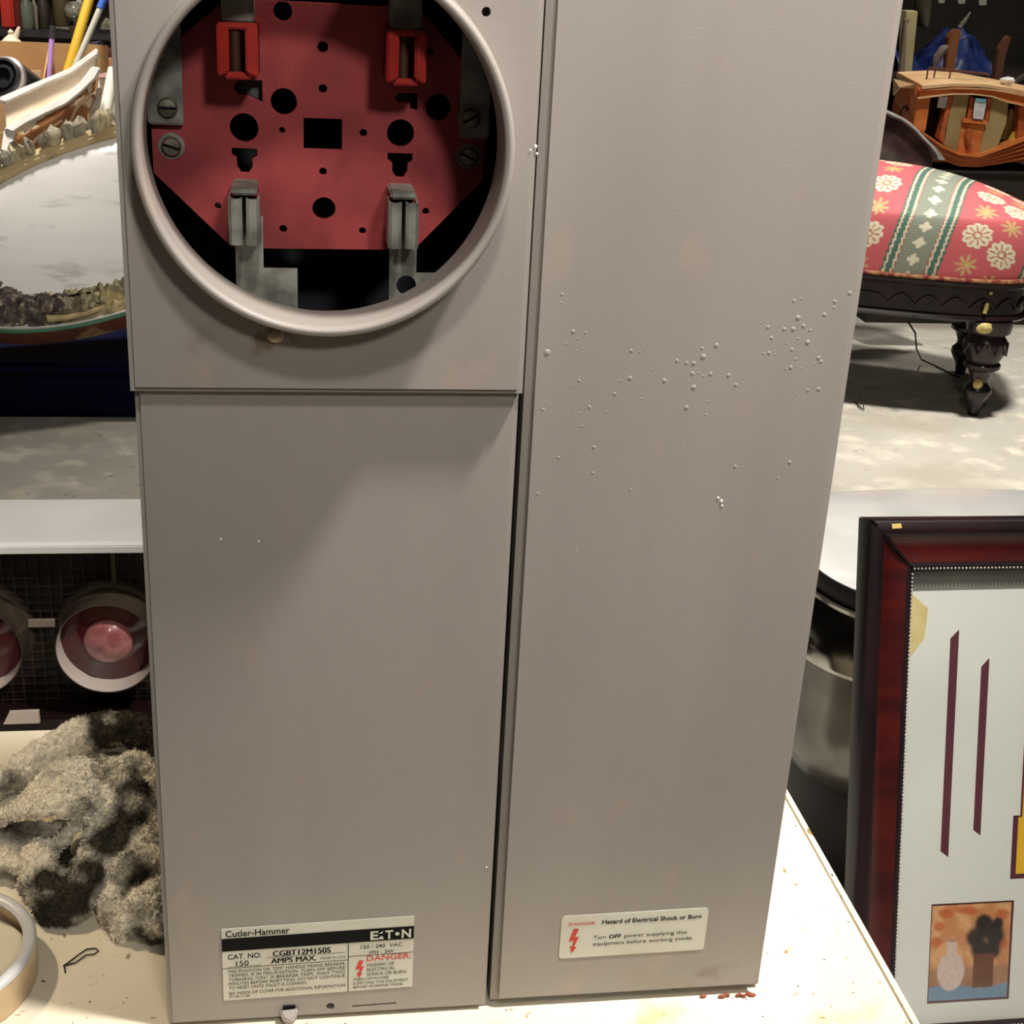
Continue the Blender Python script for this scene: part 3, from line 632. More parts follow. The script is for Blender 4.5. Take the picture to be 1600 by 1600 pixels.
plate('under_mat', [[(mx0+.004, ms0), (mx1-.004, ms0), (mx1-.004, mtop-.004), (mx0+.004, mtop-.004)], w1i, w2i], .0010, lambda a, b, d: fp(a, b, .0165+d), m_plum, fr)
def print_card(name, x0, x1, s0, s1, d, fn, nx, ny, parent, m):
    mb = MB()
    for j in range(ny+1):
        for i in range(nx+1): mb.v.append(tuple(fp(x0+(x1-x0)*i/nx, s0+(s1-s0)*j/ny, d)))
    for j in range(ny):
        for i in range(nx): k = j*(nx+1)+i; mb.f.append((k, k+1, k+nx+2, k+nx+1))
    me = bpy.data.meshes.new(name); me.from_pydata(mb.v, [], mb.f)
    cols = []
    for j in range(ny+1):
        for i in range(nx+1): cols += [*fn(i/nx, 1-j/ny), 1]
    a = me.color_attributes.new('print', 'FLOAT_COLOR', 'POINT'); a.data.foreach_set('color', cols)
    return link(name, me, m, parent)
m_print = vcol_mat('printed_card', .35)
def sm(a, b, x): t_ = min(1, max(0, (x-a)/(b-a))); return t_*t_*(3-2*t_)
def mixc(a, b, t_): return tuple(p*(1-t_)+q*t_ for p, q in zip(a, b))
def ell(u, v, cx, cy, rx, ry, rot=0, soft=.25):
    dx, dy = u-cx, v-cy; c, s = math.cos(rot), math.sin(rot)
    return 1-sm(1-soft, 1+soft, math.hypot((dx*c+dy*s)/rx, (-dx*s+dy*c)/ry))
def card1(u, v):
    # plain generic still life: a pale jug and a bushy potted plant before an orange backdrop
    n = nz((u*1.2, v, 0), 5); c = mixc(S(206, 140, 96), S(224, 170, 124), sm(-.3, .3, n))
    for cx, cy, rx, ry in ((.17,.09,.09,.05),(.88,.13,.10,.06),(.10,.22,.07,.05),(.07,.38,.07,.05),(.88,.43,.10,.05),(.45,.07,.16,.04)):
        c = mixc(c, S(198, 96, 56), .8*ell(u, v, cx, cy, rx, ry, .1, .4))
    c = mixc(c, S(104, 70, 58), sm(.62, .70, v)*.55)
    c = mixc(c, S(120, 148, 176), sm(.84, .88, v+.02*math.sin(7*u)))
    for du, dv, r_ in ((0,-.12,.13),(-.12,-.02,.11),(.13,-.04,.12),(-.05,.10,.12),(.10,.11,.11),(-.02,-.17,.10),(.16,-.16,.07)): c = mixc(c, S(50, 40, 38), ell(u, v, .68+du, .38+dv, r_, r_*.9, .4, .35))
    c = mixc(c, S(112, 64, 46), sm(.54, .56, u)*(1-sm(.80, .82, u))*sm(.52, .54, v)*(1-sm(.87, .90, v)))
    c = mixc(c, S(216, 192, 186), ell(u, v, .27, .70, .17, .20, 0, .08)); c = mixc(c, S(216, 192, 186), (sm(.20, .22, u)*(1-sm(.32, .34, u)))*sm(.36, .38, v)*(1-sm(.62, .66, v)))
    c = mixc(c, S(196, 140, 118), ell(u, v, .27, .37, .075, .022, 0, .2))
    g = nz((u, v, 4), 22)*.12
    return tuple(max(0, x*(1+g)) for x in c)
print_card('picture_card', .4752, .5558, .0705, .1660, .0166, card1, 110, 130, fr, m_print)
def card2(u, v):
    c = mixc(S(226, 128, 66), S(238, 190, 60), sm(.55, .9, v+.15*nz((u, v, 2), 6)))
    for cx, cy, rx, ry in ((.09,.30,.05,.06),(.10,.62,.06,.09)): c = mixc(c, S(40, 26, 22), ell(u, v, cx, cy, rx, ry, 0, .3))
    return c
print_card('picture_card', .5582, .7560, .1935, .4260, .0168, card2, 70, 80, fr, m_print)
m_tape = mat('cream_tape', S(222, 204, 150), S(206, 186, 128), 40, rough=.5)
pt = [inplane(*p) for p in ((1440,930),(1461,955),(1455,1002),(1437,1036))]
MB().prism([fp(x, s, .0143) for x, s in [(mx0+.0002, pt[0][1]), pt[1], pt[2], (mx0+.0002, pt[3][1])]], FN*-.0004).build('tape', m_tape, fr)
gl = bpy.data.materials.new('picture_glass'); gl.use_nodes = True; nt = gl.node_tree; nt.nodes.clear()
o1 = nt.nodes.new('ShaderNodeOutputMaterial'); mx = nt.nodes.new('ShaderNodeMixShader'); tr = nt.nodes.new('ShaderNodeBsdfTransparent'); gs = nt.nodes.new('ShaderNodeBsdfGlossy'); fz = nt.nodes.new('ShaderNodeLayerWeight'); fzm = nt.nodes.new('ShaderNodeMapRange')
gs.inputs['Roughness'].default_value = .02; fz.inputs[0].default_value = .12; fzm.inputs[3].default_value = .03; fzm.inputs[4].default_value = .6; tr.inputs[0].default_value = (.97, .98, .97, 1)
nt.links.new(fz.outputs['Facing'], fzm.inputs[0]); nt.links.new(fzm.outputs[0], mx.inputs[0]); nt.links.new(tr.outputs[0], mx.inputs[1]); nt.links.new(gs.outputs[0], mx.inputs[2]); nt.links.new(mx.outputs[0], o1.inputs[0])
MB().prism([fp(mx0, ms0, .0132), fp(mx1, ms0, .0132), fp(mx1, ms1, .0132), fp(mx0, ms1, .0132)], FN*-.0006).build('glass_pane', gl, fr)

# ================================================================== CHROME CASE behind the frame
ZC = .048
pl_, pn_, pf_ = atz(1285, 912, ZC), atz(1330, 945, ZC), atz(1600, 766, ZC)
ca, cb = .235, .165
cxx, cyy = pl_.x+ca+.004, pf_.y-cb+.004
cs_ = thing('chrome_case', 'rounded chrome bodied case with glossy white lid and black rim behind the frame', 'appliance', (cxx, cyy, FLOOR))
ROT = R(0)
def SR(k, z, n=3.0, NN=96): return sup_ring(cxx, cyy, ca*k if k > .5 else ca*k, cb-(1-k)*ca, n, ROT, z, NN)
MB().loft([SR(.992, ZC-.006), SR(.9965, ZC+.0005), SR(.990, ZC+.001)]).build('white_lid', mat('gloss_white_lid', (.82, .81, .78), rough=.12, coat=.5), cs_, True)
MB().loft([SR(1.0, ZC-.020), SR(1.006, ZC-.018), SR(1.006, ZC-.003), SR(1.003, ZC), SR(.990, ZC)], cap0=True, cap1=False).build('black_rim', m_black, cs_, True)
MB().loft([SR(1.0, ZC-.026), SR(1.020, ZC-.026), SR(1.022, ZC-.022), SR(1.012, ZC-.0205)], cap0=False, cap1=False).build('rim_lip', m_chrome, cs_, True)
MB().loft([SR(1.0, ZC-.026), SR(1.02, ZC-.034), SR(1.05, ZC-.05), SR(1.075, ZC-.068), SR(1.085, ZC-.082), SR(1.075, ZC-.087)], cap0=False, cap1=False).build('shoulder', m_chrome, cs_, True)
m_gun = mat('dull_chrome', (.26, .25, .23), (.16, .15, .14), 9, rough=.22, metal=.9)
MB().loft([SR(1.07, ZC-.086), SR(1.06, ZC-.100), SR(1.05, ZC-.16), SR(1.03, ZC-.20), SR(.97, ZC-.235), SR(.95, ZC-.24)], cap0=False).build('body', m_gun, cs_, True)
MB().loft([SR(.93, FLOOR), SR(.95, FLOOR+.01), SR(.95, ZC-.239)]).build('base', m_black, cs_, True)
pb = atz(1338, 905, ZC-.01)

# ================================================================== FOOTSTOOL (red brocade)
e1 = Vector((.94, -.342, 0)); e2 = Vector((.342, .94, 0))
leg0 = atz(1520, 648, FLOOR)
LA, LB = .44, .235
cst = leg0 - e1*(LA-.095) + e2*(LB-.052); cst.z = 0
st = thing('footstool', 'footstool with red and green striped brocade cushion and carved black frame', 'footstool', (cst.x, cst.y, FLOOR))
rot = math.atan2(e1.y, e1.x)
def oring(k, z, NN=120, n=4.2): return sup_ring(cst.x, cst.y, LA+k, LB+k, n, rot, z, NN)
z_ab = -.128; z_at = -.036
MB().loft([oring(-.012, z_ab-.004), oring(-.004, z_ab-.002), oring(0, z_ab+.004), oring(-.002, z_ab+.010), oring(-.010, z_ab+.014), oring(-.012, z_at-.022), oring(-.004, z_at-.018), oring(.002, z_at-.012), oring(.002, z_at-.004), oring(-.004, z_at), oring(-.02, z_at+.002)]).build('apron', m_darkwood, st, True)
# carved scallops along the apron
big = sup_ring(cst.x, cst.y, LA-.009, LB-.009, 4.2, rot, 0, 720)
acc = [0]
for i in range(1, 721): acc.append(acc[-1]+(Vector(big[i % 720])-Vector(big[i-1])).length)
path = []
for i in range(0, 721, 2):
    ph = (acc[i] % .062)/.062; path.append(Vector(big[i % 720])+Vector((0, 0, z_ab+.024+.026*math.sin(math.pi*ph))))
MB().tube(path, .0036, 6).build('carved_scallop', m_darkwood, st, True)
zz_ = FLOOR-z_ab
lp = [(.012, FLOOR), (.014, FLOOR+.012), (.017, FLOOR+.03), (.026, FLOOR+.044), (.033, FLOOR+.058), (.031, FLOOR+.07), (.022, FLOOR+.080), (.021, FLOOR+.090), (.027, FLOOR+.104), (.030, FLOOR+.112), (.042, FLOOR+.120), (.042, FLOOR+.128), (.036, FLOOR+.134), (.044, FLOOR+.150), (.048, FLOOR+.172), (.046, FLOOR+.188), (.038, FLOOR+.198), (.050, FLOOR+.206), (.052, FLOOR+.220), (.052, FLOOR+.2305)]
LEGMAT = m_darkwood
for sx, sy in ((1, -1), (-1, -1), (1, 1), (-1, 1)):
    c = cst+e1*sx*(LA-.095)+e2*sy*(LB-.052)
    l = MB().lathe(lp, (c.x, c.y, 0), 'Z', 24).build('leg', m_darkwood, st, True)
    pet = MB()
    for k in range(8):
        a = 2*math.pi*k/8; rr_ = .044
        pet.tube([(c.x+.047*math.cos(a-.3), c.y+.047*math.sin(a-.3), FLOOR+.182), (c.x+.050*math.cos(a), c.y+.050*math.sin(a), FLOOR+.158), (c.x+.047*math.cos(a+.3), c.y+.047*math.sin(a+.3), FLOOR+.182)], .004, 6)
    pet.build('carved_petals', m_darkwood, l, True)
m_gold = mat('flaking_gilt', S(200, 182, 118), S(170, 148, 86), 60, rough=.5)
gl_ = MB()
def near_ring(u, v):
    best = None
    for p in big:
        z = at(u, v, p[1]).z; q_ = at(u, v, p[1])
        if p[1] < cst.y+.12 and (best is None or abs(q_.x-p[0]) < best[0]): best = (abs(q_.x-p[0]), q_)
    return best[1]
for pts, r_ in ((((1541,440),(1543,455),(1540,475),(1536,488)), .005), (((1530,466),(1540,461),(1546,457)), .004), (((1526,488),(1545,487),(1556,486),(1565,485)), .0045)):
    gl_.tube([near_ring(u, v)+Vector((.0, -.008, 0)) for u, v in pts], r_, 6)
c1 = leg0.copy()
gl_.ball((c1.x-.030, c1.y-.040, FLOOR+.222), (.022, .012, .013), 8, 6); gl_.ball((c1.x-.012, c1.y-.020, FLOOR+.083), (.012, .010, .014), 8, 6)
gl_.build('gilt_flakes', m_gold, st, True)
# cushion with woven pattern as colour per vertex
NR, NT = 210, 640
ust = (near_ring(1449, 440)-cst).dot(e1)
RED, CRM, GRN, TEAL, BLU = S(204, 98, 104), S(234, 224, 196), S(70, 104, 88), S(86, 124, 112), S(128, 138, 124)
def brocade(u, v):
    du = (u-ust-.20*(v+LB+.14)+.15+.048) % .300-.15; a = abs(du)*1.14
    if a < .072:
        if a > .066: return GRN
        if a > .061: return CRM
        if a > .046: return mixc(GRN, TEAL, .5+.5*math.sin(a*2600))
        if a > .041: return CRM
        if a > .038: return S(176, 84, 80)
        # small flower chain
        vv = (v % .040)-.020; rr_ = math.hypot(du, vv); th = math.atan2(vv, du)
        if rr_ < .014*(.55+.45*abs(math.cos(2*th))): return CRM
        return mixc(BLU, S(150, 156, 138), .5+.5*math.sin(v*900))
    c = RED
    for sgn, ph in ((1, 0.0), (-1, .03)):
        cu_ = sgn*.117; vv = (v+ph) % .150
        rr_ = math.hypot(du-cu_, vv-.04); th = math.atan2(vv-.04, du-cu_)
        lim = .034*(.82+.18*abs(math.cos(5*th)))
        if rr_ < lim: return CRM if (rr_ > lim*.80 or abs(math.sin(5*th)) > .45 and rr_ > .010 or rr_ < .006) else S(186, 120, 92)
        rr_ = math.hypot(du-cu_, vv-.115); th = math.atan2(vv-.115, du-cu_)
        if rr_ < .022*abs(math.cos(4*th))**1.5+.004: return S(206, 176, 118)
    return c
HC = .222
n_ = 3.6; fine = []
for k in range(7200):
    t_ = 2*math.pi*k/7200; c, s = math.cos(t_), math.sin(t_)
    fine.append(((LA+.004)*math.copysign(abs(c)**(2/n_), c), (LB+.004)*math.copysign(abs(s)**(2/n_), s)))
cum = [0]
for k in range(7200): cum.append(cum[-1]+math.hypot(fine[(k+1) % 7200][0]-fine[k][0], fine[(k+1) % 7200][1]-fine[k][1]))
edge, k = [], 0
for i in range(NT):
    while cum[k+1] < cum[-1]*i/NT: k += 1
    edge.append(fine[k])
vs, fs, cols = [], [], []
for i in range(NR+1):
    q_ = i/NR*1.38 if i/NR < .58 else .80+.20*(i/NR-.58)/.42
    for k in range(NT):
        px_, py_ = edge[k]; t_ = 2*math.pi*k/NT
        if q_ < .80: f = q_/.80*.93; h = HC*(1-.36*(f/.93)**2.2)
        else: w_ = (q_-.80)/.20; f = .93+.075*math.sin(w_*math.pi*.62); h = HC*.64*math.cos(w_*math.pi/2)
        lx, ly = px_*f, py_*f
        wr = .003*math.sin(16*t_)*max(0, q_-.75)*4*math.sin(math.pi*min(1, max(0, (q_-.75)*4)))
        P = cst+e1*lx*(1+wr)+e2*ly*(1+wr); vs.append((P.x, P.y, z_at+.001+h))
        side = 0 if q_ < .8 else (HC*.64-h)*min(1, max(-1, py_/(LB*.8)))
        cols += [*brocade(lx, ly+side), 1]
for i in range(NR):
    for k in range(NT): fs.append((i*NT+k, i*NT+(k+1) % NT, (i+1)*NT+(k+1) % NT, (i+1)*NT+k))
me = bpy.data.meshes.new('cushion'); me.from_pydata(vs, [], fs)
bm = bmesh.new(); bm.from_mesh(me); bmesh.ops.recalc_face_normals(bm, faces=bm.faces); bm.to_mesh(me); bm.free()
a_ = me.color_attributes.new('print', 'FLOAT_COLOR', 'POINT'); a_.data.foreach_set('color', cols)
link('cushion', me, vcol_mat('brocade', .6, .25, 900, .3, .15), st, True)
m_pipe = mat('ragged_braid', S(112, 36, 36), S(160, 120, 84), 60, rough=.9)
MB().tube([Vector(p)+Vector((0, 0, 0)) for p in sup_ring(cst.x, cst.y, LA+.006, LB+.006, 3.9, rot, z_at+.004, 160)]+[Vector(sup_ring(cst.x, cst.y, LA+.006, LB+.006, 3.9, rot, z_at+.004, 160)[0])], .005, 6).build('braid', m_pipe, st, True)
# loose thread under the stool
tag(MB().tube([near_ring(1425, 504)+Vector((0, .02, -.004)), atz(1430, 520, -.16), atz(1432, 545, -.25), atz(1440, 562, -.345), atz(1462, 572, FLOOR+.003), atz(1500, 590, FLOOR+.003)], .0022, 6).build('loose_wire', m_cord, None, True), 'thin dark cord hanging beneath the red footstool', 'cord')
tag(MB().tube([atz(1346, 605, FLOOR+.05), atz(1350, 640, FLOOR+.004), atz(1342, 634, FLOOR+.003), atz(1336, 628, FLOOR+.003)], .0014, 6).build('wire_scrap', m_cord, None, True), 'wispy bent wire scrap standing on the concrete before the footstool', 'wire')
#PART2

# ================================================================== OVAL MIRROR on a blue tote (left)
m_tote = mat('navy_plastic', S(8, 13, 40), S(7, 11, 34), 10, rough=.85, spec=.05)
tz1 = at(100, 556, 2.24).z
tote = thing('storage_tote', 'dark navy blue plastic tote underneath the oval mirror', 'tote', (-.62, 2.45, FLOOR))
def rbox(x0, x1, y0, y1, z0, z1, taper=0): return [[(x0+taper*k, y0+taper*k, z), (x1-taper*k, y0+taper*k, z), (x1-taper*k, y1-taper*k, z), (x0+taper*k, y1-taper*k, z)] for k, z in ((1, z0), (0, z1))]
MB().loft(rbox(-.98, -.22, 2.21, 2.60, FLOOR, tz1-.03, .02)).build('tub', m_tote, tote, True, bevel=.012, seg=3)
MB().box((-.99, 2.20, tz1-.03), (-.21, 2.61, tz1-.005)).build('lid', m_tote, tote, True, bevel=.006)
mp0 = at(30, 513, 2.10); ti = R(48); MN = Vector((0.03, -math.sin(ti), math.cos(ti))).normalized()
mir = thing('oval_mirror', 'large oval mirror with crumbling gilt plaster frame resting on the blue tote', 'mirror', (mp0.x+.1, mp0.y+.2, tz1))
def ov(t_, k=1.0, off=0.0, ex=0):
    u = 165+(250*math.cos(t_)-135*math.sin(t_))*k; v = 357+157*math.sin(t_)*k
    return atp(u, v, mp0, MN)+MN*off
def oring2(k, off, N=120): return [ov(2*math.pi*i/N, k, off) for i in range(N)]
m_mir = mat('mirror_dust_and_reflection', (.86, .84, .80), (.80, .78, .74), 3.2, rough=.14, metal=.08, stretch=(1.2, 1, 7), lo=.5, hi=.7, spec=.6, coat=.8)  # pale colour stands in for the reflected ceiling, along with dust
layer(m_mir, S(204, 201, 196), 7, .57, .64, stretch=(.9, 1, 4.2), detail=4)
m_gedge = mat('green_glass_edge', S(96, 156, 128), S(80, 136, 112), 20, rough=.2)
MB().loft([oring2(1.0, -.006), oring2(1.0, .0), oring2(.994, .001)]).build('glass', m_mir, mir, True)
MB().loft([oring2(1.0, -.016), oring2(1.012, -.014), oring2(1.012, -.004), oring2(1.004, -.002)], cap0=False, cap1=False).build('green_glass_rim', m_gedge, mir, True)
m_backw = mat('brown_backboard', S(96, 50, 28), S(72, 34, 20), 12, rough=.7)
layer(m_backw, S(150, 122, 84), 7, .54, .6)
MB().loft([oring2(.985, -.075), oring2(1.0, -.068), oring2(1.005, -.018), oring2(.99, -.016)]).build('backboard', m_backw, mir, True)
m_gilt = mat('old_gilt', S(206, 184, 138), S(176, 152, 106), 25, rough=.4, bump=.3)
m_plast = mat('bare_plaster', S(176, 168, 148), S(140, 130, 112), 40, rough=.9, bump=.6, bscale=200)
layer(m_plast, S(206, 192, 150), 18, .55, .65)
def arc(k, off, t0, t1, n): return [ov(R(t0+(t1-t0)*i/n), k, off) for i in range(n+1)]
for k, r_, off in ((1.035, .010, .004), (1.062, .007, .010), (1.09, .012, .002)):
    MB().tube(arc(k, off, 168, 318, 60), r_, 8).build('frame_moulding', m_gilt, mir, True)
# ornament leaves along the upper rim: each a curled plaster lobe
ro = random.Random(11)
for i in range(38):
    tt_ = R(172+i*3.7+ro.uniform(-.8, .8)); c = ov(tt_, 1.135, .010); tan = (ov(tt_+.02, 1.135, .01)-c).normalized(); rad = (ov(tt_, 1.2, .01)-c).normalized()
    L_, w_ = ro.uniform(.020, .050), ro.uniform(.011, .020); mb = MB(); rings = []
    for j in range(6):
        q_ = j/5; wd = w_*math.sin(math.pi*(.18+.8*q_))*(1+.1*ro.uniform(-1, 1)); lift = .016*math.sin(math.pi*q_)+.012*q_*q_
        o_ = c+rad*(q_-.35)*L_+MN*lift+tan*(.010*q_)
        rings.append([o_-tan*wd, o_-tan*wd*.5+MN*.008, o_+MN*ro.uniform(-.002, .010)+tan*ro.uniform(-.004, .004), o_+tan*wd*.5+MN*ro.uniform(.004, .013), o_+tan*wd, o_-MN*.012])
    mb.loft(rings).build('plaster_leaf', m_plast, mir, True)
# broken plaster bank on the lower edge of the glass
rp = random.Random(4)
def bank(name, t0, t1, k_in, k_out, hgt, m, seed, amp):
    nu_, nv_ = 70, 16; vs, fs = [], []
    for i in range(nu_+1):
        tq = R(t0+(t1-t0)*i/nu_); ki = k_in+.05*nz((tq*9, seed, 0), 1)+.03*nz((tq*31, seed, 3), 1); ko = k_out+.012*nz((tq*14, seed+2, 0), 1)
        for j in range(nv_+1):
            q_ = j/nv_; k_ = ki+(ko-ki)*q_
            p = ov(tq, k_, 0); e = min(1, q_*5)*min(1, (1-q_)*6)
            h = e*(hgt*(.6+.5*math.sin(math.pi*q_))+amp*(nz(p, 38)+.7*nz(p, 85)+.4*abs(nz(p, 170))))
            vs.append(tuple(p+MN*max(-.001, h)))
    for i in range(nu_):
        for j in range(nv_): a = i*(nv_+1)+j; fs.append((a, a+1, a+nv_+2, a+nv_+1))
    me = bpy.data.meshes.new(name); me.from_pydata(vs, [], fs); return link(name, me, m, mir, True)
m_rub = mat('grey_rubble_plaster', S(112, 100, 96), S(70, 62, 62), 50, rough=.95, bump=.8, bscale=160)
layer(m_rub, S(170, 154, 132), 70, .56, .64)
bank('rubble_plaster', 76, 128, .66, .985, .022, m_rub, 1, .030)
m_pl2 = mat('broken_plaster', S(160, 150, 122), S(128, 116, 92), 18, rough=.9, bump=.5, bscale=120)
layer(m_pl2, S(96, 84, 66), 26, .58, .66); layer(m_pl2, S(206, 190, 140), 20, .6, .68)
bank('broken_plaster', 44, 80, .62, .985, .022, m_pl2, 5, .022)
mb = MB()
crack = [ov(R(a), k, .030) for a, k in ((84,.80),(78,.77),(72,.76),(67,.77))]; mb.tube(crack, .0022, 5)
mb.build('crack_line', m_ink, mir)
for a0, k0, a1, k1 in ((70,.80,68,.97),(66,.86,61,.90),(64,.80,66,.95)):
    MB().tube([ov(R(a0+(a1-a0)*q), k0+(k1-k0)*q, .032+.006*math.sin(9*q)) for q in (0, .25, .5, .75, 1)], [.004, .006, .004, .006, .004], 6).build('plaster_curl', m_pl2, mir, True)
MB().tube([ov(R(a), k, .022) for a, k in ((86,.70),(84,.80),(82,.90),(80,.965),(74,.975),(68,.965),(62,.94))], [.006,.007,.006,.007,.006,.006,.005], 7).build('edge_bead', m_gilt, mir, True)

# ================================================================== CARTON and its contents (upper left)
m_card = mat('cardboard', S(206, 164, 112), S(192, 148, 98), 8, rough=.8, bump=.1)
YB = 3.55
zb = at(50, 66, YB).z
car = thing('carton', 'open brown cardboard carton holding poles behind the oval mirror', 'carton', (-.95, 3.3, FLOOR))
cx0, cx1, cy0 = -1.35, at(168, 70, YB).x, 3.12
MB().box((cx0, YB, FLOOR), (cx1, YB+.006, zb)).build('rear_wall', m_card, car)
MB().box((cx0, cy0, FLOOR), (cx0+.006, YB-.001, zb)).build('left_wall', m_card, car)
MB().box((cx1-.006, cy0, FLOOR), (cx1, YB-.001, zb-.10)).build('right_wall', m_card, car)
MB().box((cx0+.007, cy0, FLOOR), (cx1-.007, cy0+.006, .11)).build('front_wall', m_card, car)
MB().box((cx0+.007, cy0+.007, FLOOR), (cx1-.007, YB-.001, FLOOR+.006)).build('bottom', m_card, car)
fl = [at(76, 72, YB-.01), at(66, 128, YB-.22), at(66, 210, YB-.22), at(78, 210, YB-.02)]
MB().prism(fl, (.004, 0, 0)).build('inner_flap', m_card, car)
MB().prism([at(-30, 112, YB-.12), at(64, 110, YB-.12), at(64, 220, YB-.12), at(-30, 220, YB-.12)], (0, .006, 0)).build('inner_panel', mat('pale_cardboard', S(232, 204, 158), S(220, 188, 140), 8, rough=.8), car)
def pole(name, u0, v0, u1, v1, Y0, Y1, r_, m, label, cat, parent=None):
    a, b = at(u0, v0, Y0), at(u1, v1, Y1)
    d = (b-a); k = (FLOOR+.012-a.z)/d.z
    o = MB().tube([a+d*k, b], r_, 14).build(name, m, parent, True)
    if label: tag(o, label, cat)
    return o
pole('yellow_pole', 108, 105, 148, -30, 3.40, 3.52, .0135, mat('yellow_paint', S(236, 190, 62), S(222, 172, 50), 6, rough=.35), 'thick yellow pole leaning in the cardboard carton', 'pole')
ps = thing('purple_stick', 'slim lilac stick with dark grey tip standing in the cardboard carton', 'stick', tuple(at(80, 60, 3.4)))
pole('shaft', 77, 122, 81, 60, 3.38, 3.40, .0072, mat('lilac_plastic', S(220, 172, 246), S(206, 156, 236), 8, rough=.35), None, None, ps)
MB().tube([at(81, 60, 3.40), at(82.5, 40, 3.405)], .0085, 12).build('dark_tip', mat('dark_grey_plastic', S(70, 66, 72), rough=.5), ps, True)
bp = thing('white_pole', 'thin white pole with a blue top end leaning beside the yellow pole', 'pole', tuple(at(156, 14, 3.46)))
pole('shaft', 121, 96, 156, 14, 3.40, 3.46, .0082, mat('ivory_plastic', S(216, 214, 198), rough=.35), None, None, bp)
a, b = at(156, 14, 3.46), at(172, -26, 3.49)
MB().tube([a, b], .0105, 12).build('blue_end', mat('blue_plastic', S(76, 116, 214), rough=.4), bp, True)
# black round lens-like tool
lt = at(8, 122, 3.0); ln = thing('black_lens', 'black ribbed round lens or lamp head at the left edge by the carton', 'lens', (lt.x, lt.y, lt.z-.05))
ax = (Vector((-.35, -1, .45))).normalized(); up_ = Vector((0, 0, 1)); s1 = ax.cross(up_).normalized(); s2 = s1.cross(ax)
def ringat(r_, h): return [lt+ax*h+(s1*math.cos(q)+s2*math.sin(q))*r_ for q in [2*math.pi*k/40 for k in range(40)]]
m_blk = mat('satin_black', (.014, .014, .015), rough=.3); m_gry = mat('grey_metal_ring', S(150, 142, 140), S(110, 104, 104), 20, rough=.35, metal=.5)
MB().loft([ringat(.034, -.55), ringat(.05, -.08), ringat(.052, -.012)]).build('barrel', m_blk, ln, True)
MB().loft([ringat(.050, -.012), ringat(.053, -.008), ringat(.053, .004), ringat(.046, .007)], False, False).build('ring', m_gry, ln, True)
MB().loft([ringat(.046, .002), ringat(.045, .016), ringat(.039, .018), ringat(.037, .006), ringat(.030, .005), ringat(.029, .014), ringat(.022, .015), ringat(.020, .002), ringat(.001, .002)], False, True).build('front_element', m_blk, ln, True)
c_ = lt+s1*.040+s2*.030
MB().loft([[c_+ax*h+s1*a_+s2*b_ for a_, b_ in ((-.012,-.014),(.014,-.012),(.014,.014),(-.010,.016))] for h in (-.03, .006)]).build('side_knob', m_gry, ln, bevel=.003)

# white broken picture frame with brown backing
YF = 2.92
FNm = Vector((.10, -1, .25)).normalized(); FP = at(80, 160, YF)
def wp(u, v, off=0): return atp(u, v, FP, FNm)+FNm*off
def slab(name, pts, m, parent, th=.012, off=0, bevel=0): return MB().prism([wp(u, v, off) for u, v in pts], FNm*-th).build(name, m, parent, bevel=bevel)
wf = thing('broken_frame', 'broken white picture frame with torn brown backing behind the oval mirror', 'picture frame', (FP.x, FP.y, FLOOR))
m_wf = mat('chipped_white_paint', (.80, .77, .72), (.72, .68, .62), 14, rough=.5)
m_wfi = mat('cream_side', S(214, 196, 172), S(196, 176, 150), 10, rough=.6)
slab('upper_rail', [(8,158),(40,143),(75,127),(108,113),(130,97),(152,80),(150,98),(143,113),(122,136),(100,153),(70,168),(40,182),(10,200)], m_wfi, wf, .05, 0)
slab('upper_lip', [(0,153),(40,136),(75,122),(108,108),(130,92),(151,76),(154,80),(153,86),(132,101),(110,117),(76,130),(42,146),(10,160),(0,158)], m_wf, wf, .07, .012, .002)
slab('front_rail', [(8,203),(60,176),(100,153),(125,133),(145,106),(158,109),(150,124),(128,146),(104,165),(72,180),(44,194),(22,208)], m_wf, wf, .03, .030, .002)
slab('stile', [(8,204),(25,207),(18,250),(-6,520),(-30,520),(0,260)], m_wf, wf, .03, .024, .002)
m_bb = mat('torn_brown_board', S(176, 122, 78), S(140, 88, 52), 14, rough=.85)
layer(m_bb, S(226, 206, 172), 22, .55, .62)
slab('backing', [(25,205),(72,178),(104,163),(130,143),(150,122),(146,150),(132,190),(118,212),(100,520),(10,520),(28,245)], m_bb, wf, .006, -.01)
rf = random.Random(8)
m_paper = mat('torn_paper', S(232, 222, 204), S(206, 190, 166), 30, rough=.9)
for i in range(9):
    q_ = i/8; u0, v0 = 36+100*q_, 200-66*q_-4*math.sin(3*q_)
    slab('paper_shred', [(u0, v0), (u0+rf.uniform(7, 14), v0-6), (u0+rf.uniform(3, 10), v0+rf.uniform(2, 10)), (u0+rf.uniform(-3, 4), v0+rf.uniform(8, 17))], m_paper, wf, .003, rf.uniform(.0, .014))
slab('thin_strip', [(30,242),(60,212),(97,187),(98,190),(62,216),(34,246)], mat('pale_wood', S(226, 196, 158), S(206, 170, 128), 20, rough=.6), wf, .008, .012)
slab('curved_strip', [(107,196),(116,172),(128,156),(148,143),(148,146),(130,160),(119,176),(110,197)], mat('pale_wood', None) if False else MATS['pale_wood'], wf, .008, .012)
tf = thing('tan_frame', 'narrow tan wooden frame corner leaning behind the oval mirror', 'picture frame', tuple(wp(125, 180, -.05)))
m_tan2 = mat('tan_wood', S(170, 120, 76), S(146, 98, 58), 20, rough=.5)
slab('long_rail', [(103,222),(112,190),(124,168),(146,146),(150,150),(131,176),(119,200),(108,520),(95,520)], m_tan2, tf, .02, -.02)
